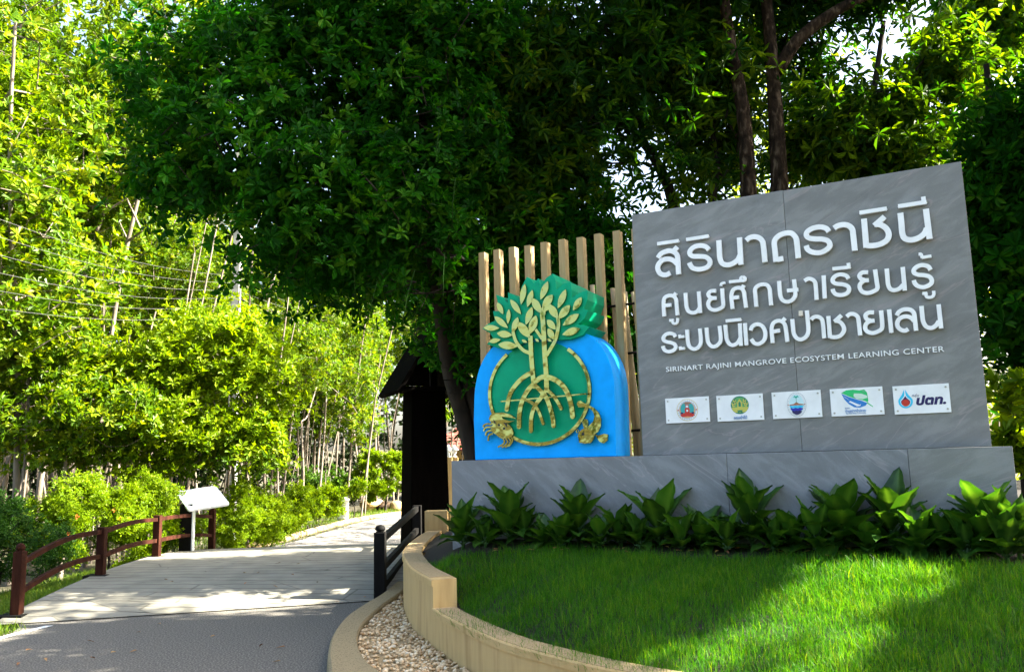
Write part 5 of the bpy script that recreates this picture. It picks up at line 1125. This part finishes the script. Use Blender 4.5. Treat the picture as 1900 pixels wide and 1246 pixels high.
hedge('round feathery bush right behind the white information board', [blob(470,950,17,.72,.6,.58), blob(410,975,16.8,.55,.5,.5), blob(500,965,17,.5,.5,.45), blob(455,985,16.6,.5,.5,.4)], 10000, 73, 465, 17, leaf='leaf_lime', tone=.7)  # sunlight put into the leaf tone here too
hedge('light green bush between the feathery bush and the white bin', [blob(560,935,21,.55,.5,.42), blob(605,930,23,.5,.5,.42), blob(535,955,20.5,.45,.4,.35)], 2600, 74, 570, 21.5, leaf='leaf_lime', tone=.7, L=.08, Wd=.036)
hedge('clipped flat-topped green hedge behind the light bushes', [blob(570,893,30,1.0,.6,.5), blob(620,893,30.5,1.0,.6,.5), blob(665,895,31,.8,.6,.45), blob(600,905,30,1.2,.6,.5)], 1500, 75, 600, 30, leaf='leaf_hedge', tone=.8, L=.10, Wd=.05)
hedge('small lime sapling beside the white bin', [blob(655,912,26.6,.32,.3,.2), blob(664,903,26.6,.25,.25,.16)], 220, 76, 656, 26.6, leaf='leaf_lime', name='lime_sapling', group=None, L=.11, Wd=.05, npts=40, cat_='sapling', z0=0)
# cloud-pruned topiary
def pom(b_): return (b_[0], b_[1], b_[2], b_[3], b_[4], b_[5])
bt = at_y(715, 945, 30.5)
shrub('topiary', 'cloud-pruned topiary of rounded clipped balls by the path', 'topiary', [blob(690,855,30.5,.42,.4,.36), blob(722,848,30.5,.48,.45,.36), blob(672,868,30.5,.35,.35,.28), blob(740,868,30.3,.45,.4,.34), blob(735,893,30,.5,.45,.34), blob(692,898,30,.55,.5,.45), blob(752,850,30.6,.4,.4,.34)],
      90, 3400, 7, .085, .045, M['leaf_lime'], 77, (bt[0], bt[1], 0), (0,70), 'bark', .85, .07, None, .6, .05)
# flowers on the hedge
rh = np.random.default_rng(9); P = np.array([at_y(px, py, y-.62) for px, py, y in ((213,945,13.9),(142,958,13.5),(222,963,13.9),(128,990,13.3))])
V, Q, t = rosettes(P, norm(rh.normal(size=P.shape)*.3+np.array([.3,-.8,.4])), 5, .034, .022, rh, (10,50), .1); M['petal'] = rnd_mat('orange_petal', [(.55,.09,.01),(.70,.16,.02)])
hb = [o for o in bpy.data.objects if o.get('label', '').startswith('bright hedge bush')][0]; obj('flowers', mesh_np('flowers', V - np.array(hb.location), Q, t), M['petal'], hb)

# ------------------------------------------------------------------ far small things
b = at_y(636, 960, 26.3); mb = MB(); mb.lathe((b[0], b[1], 0), [(.0,0),(.17,0),(.185,.05),(.185,.56),(.215,.57),(.215,.62),(.15,.68),(.0,.70)], 20)
bn = thing('litter_bin', (b[0], b[1], 0), 'white cylindrical litter bin among the bushes by the path', 'bin'); obj('body', mb, M['white'], bn); mb = MB(); mb.lathe((b[0], b[1], .58), [(.2,0),(.224,.01),(.224,.045),(.2,.05)], 20); obj('rim', mb, M['concrete'], bn)
rk = random.Random(3)
for k, (px, py, s, lab) in enumerate(((690,944,.42,'largest pale boulder below the topiary'),(712,942,.32,'rounded brownish stone beside the largest boulder'),(736,940,.30,'reddish stone nearest the gate pillar'))):
    p = at_z(px, py+3, 0); bm = bmesh.new(); bmesh.ops.create_icosphere(bm, subdivisions=3, radius=s)
    for v in bm.verts: v.co *= 1 + .16*math.sin(v.co.x*7+k)*math.sin(v.co.y*6+k) + .1*math.sin(v.co.z*9+k*2); v.co.z *= .62
    m = bpy.data.meshes.new('boulder'); bm.to_mesh(m); bm.free(); o = obj('boulder', m, [M['sandwall'], M['bark_red'], M['sandcap']][k]); o.location = (p[0], 31.2, s*.4); o.location.x = ray(px, py)[0]/ray(px, py)[1]*31.2; tag(o, lab, 'boulder', 'boulders at the topiary bed')
# pale utility pole and wires
up_ = at_y(437, 600, 19.6); pole = thing('utility_pole', (up_[0], up_[1], -.3), 'pale concrete utility pole rising behind the lime bush', 'utility pole')
mb = MB(); vs = [(up_[0]+a*s, up_[1]+b_*s, z) for z, s in ((-.3,1),(9.2,.7)) for a, b_ in ((-.11,-.09),(.11,-.09),(.11,.09),(-.11,.09))]; mb.add(vs, [(3,2,1,0),(4,5,6,7)] + [(q, (q+1) % 4, 4+(q+1) % 4, 4+q) for q in range(4)]); obj('shaft', mb, M['concrete'], pole, bevel=.01)
for z in (7.4, 8.3): mb = MB(); mb.box((up_[0], up_[1]-.12, z), (1.3, .09, .09)); obj('crossarm', mb, M['concrete'], pole)
WL = ['topmost of the wires running to the utility pole','second wire from the top left of the utility pole','third wire from the top left of the utility pole','fourth wire from the top left of the utility pole','fifth wire from the top left of the utility pole','lowest of the wires running to the utility pole']
for k in range(6):
    a = at_y(-60, 385+k*36, 12.2); c = at_y(437, 512+k*13, 19.4); d = at_y(740, 596+k*13, 46); pts = []
    for t in np.linspace(0, 1, 14): q = a+(c-a)*t; q[2] -= .22*math.sin(math.pi*t); pts.append(tuple(q))
    if k < 4:
        for t in np.linspace(.12, 1, 8): q = c+(d-c)*t; q[2] -= .25*math.sin(math.pi*t); pts.append(tuple(q))
    mb = MB(); mb.tube(pts, .0036, 5); tag(obj('overhead_wire', mb, M['cable']), WL[k], 'wire', 'overhead wires along the forest')
# red-roofed house, white post and garden lamps between pillar and emblem
hp = at_y(905, 800, 44); hs = thing('red_roof_house', (hp[0], hp[1], 0), 'small house with a red tiled roof beyond the gate pillar', 'house')
mb = MB(); mb.box((hp[0], hp[1], 1.15), (4.6, 4, 2.4)); obj('house_wall', mb, M['sandwall'], hs)
mb = MB(); x0, y0 = hp[0], hp[1]; vs = [(x0-3,y0-2.7,2.3),(x0+3,y0-2.7,2.3),(x0+3,y0+2.7,2.3),(x0-3,y0+2.7,2.3),(x0-1.2,y0,3.75),(x0+1.2,y0,3.75),(x0-3,y0-2.7,2.2),(x0+3,y0-2.7,2.2),(x0+3,y0+2.7,2.2),(x0-3,y0+2.7,2.2)]
mb.add(vs, [(0,1,5,4),(1,2,5),(2,3,4,5),(3,0,4),(9,8,7,6),(6,7,1,0),(7,8,2,1),(8,9,3,2),(9,6,0,3)]); obj('roof', mb, M['tile'], hs)
mb = MB(); mb.tube([(x0-1.2,y0,3.78),(x0+1.2,y0,3.78)], .09, 8); mb.box((x0-2.9, y0-2.6, 1.1), (.14,.14,2.2)); obj('roof_ridge', mb, M['wood_red'], hs)
for sx in (-1.1, .3): mb = MB(); mb.box((x0+sx, y0-2.02, 1.3), (.9, .06, 1.0)); obj('window', mb, M['black'], hs)
wp = at_y(822, 880, 22); mb = MB(); mb.tube([(wp[0], wp[1], 0), (wp[0], wp[1], 3.4)], .05, 10); mb.lathe((wp[0], wp[1], 3.4), [(.05,0),(.07,.02),(.07,.06),(0,.09)], 10); mb.lathe((wp[0], wp[1], 0), [(.12,0),(.12,.1),(.05,.14)], 10); tag(obj('slim_post', mb, M['concrete']), 'slim pale post just beside the gate pillar', 'post')
for px, y, lab, cap in ((832,18.5,'small white garden ornament on its pedestal by the pillar',0),(843,18.8,'small white garden lamp with a pointed cap beside the blue emblem',1)):
    p = at_y(px, 850, y); o = thing('garden_lamp' if cap else 'garden_ornament', (p[0], p[1], 0), lab, 'lamp' if cap else 'ornament'); zt_ = at_y(px, 848, y)[2]
    mb = MB(); mb.box((p[0], p[1], zt_/2), (.16, .16, zt_)); obj('pedestal', mb, M['sandwall'], o)
    mb = MB(); mb.lathe((p[0], p[1], zt_), [(.05,0),(.06,.02),(.025,.05),(.055,.10),(.06,.14),(.11,.16),(.0,.28)] if cap else [(.05,0),(.06,.02),(.02,.05),(.06,.12),(.075,.17),(.05,.22),(.03,.25),(.0,.28)], 12); obj('lamp_head' if cap else 'figure', mb, M['white'], o)
# leafy shrub by the sign's outer end
hedge('bright broad-leaved shrub past the outer end of the plinth', [blob(1900,760,8.6,.28,.3,.4), blob(1925,840,8.4,.3,.3,.35)], 150, 78, 1920, 8.6, leaf='leaf_lime', name='garden_shrub', group=None, L=.17, Wd=.075, npts=40, cat_='shrub', z0=.7)
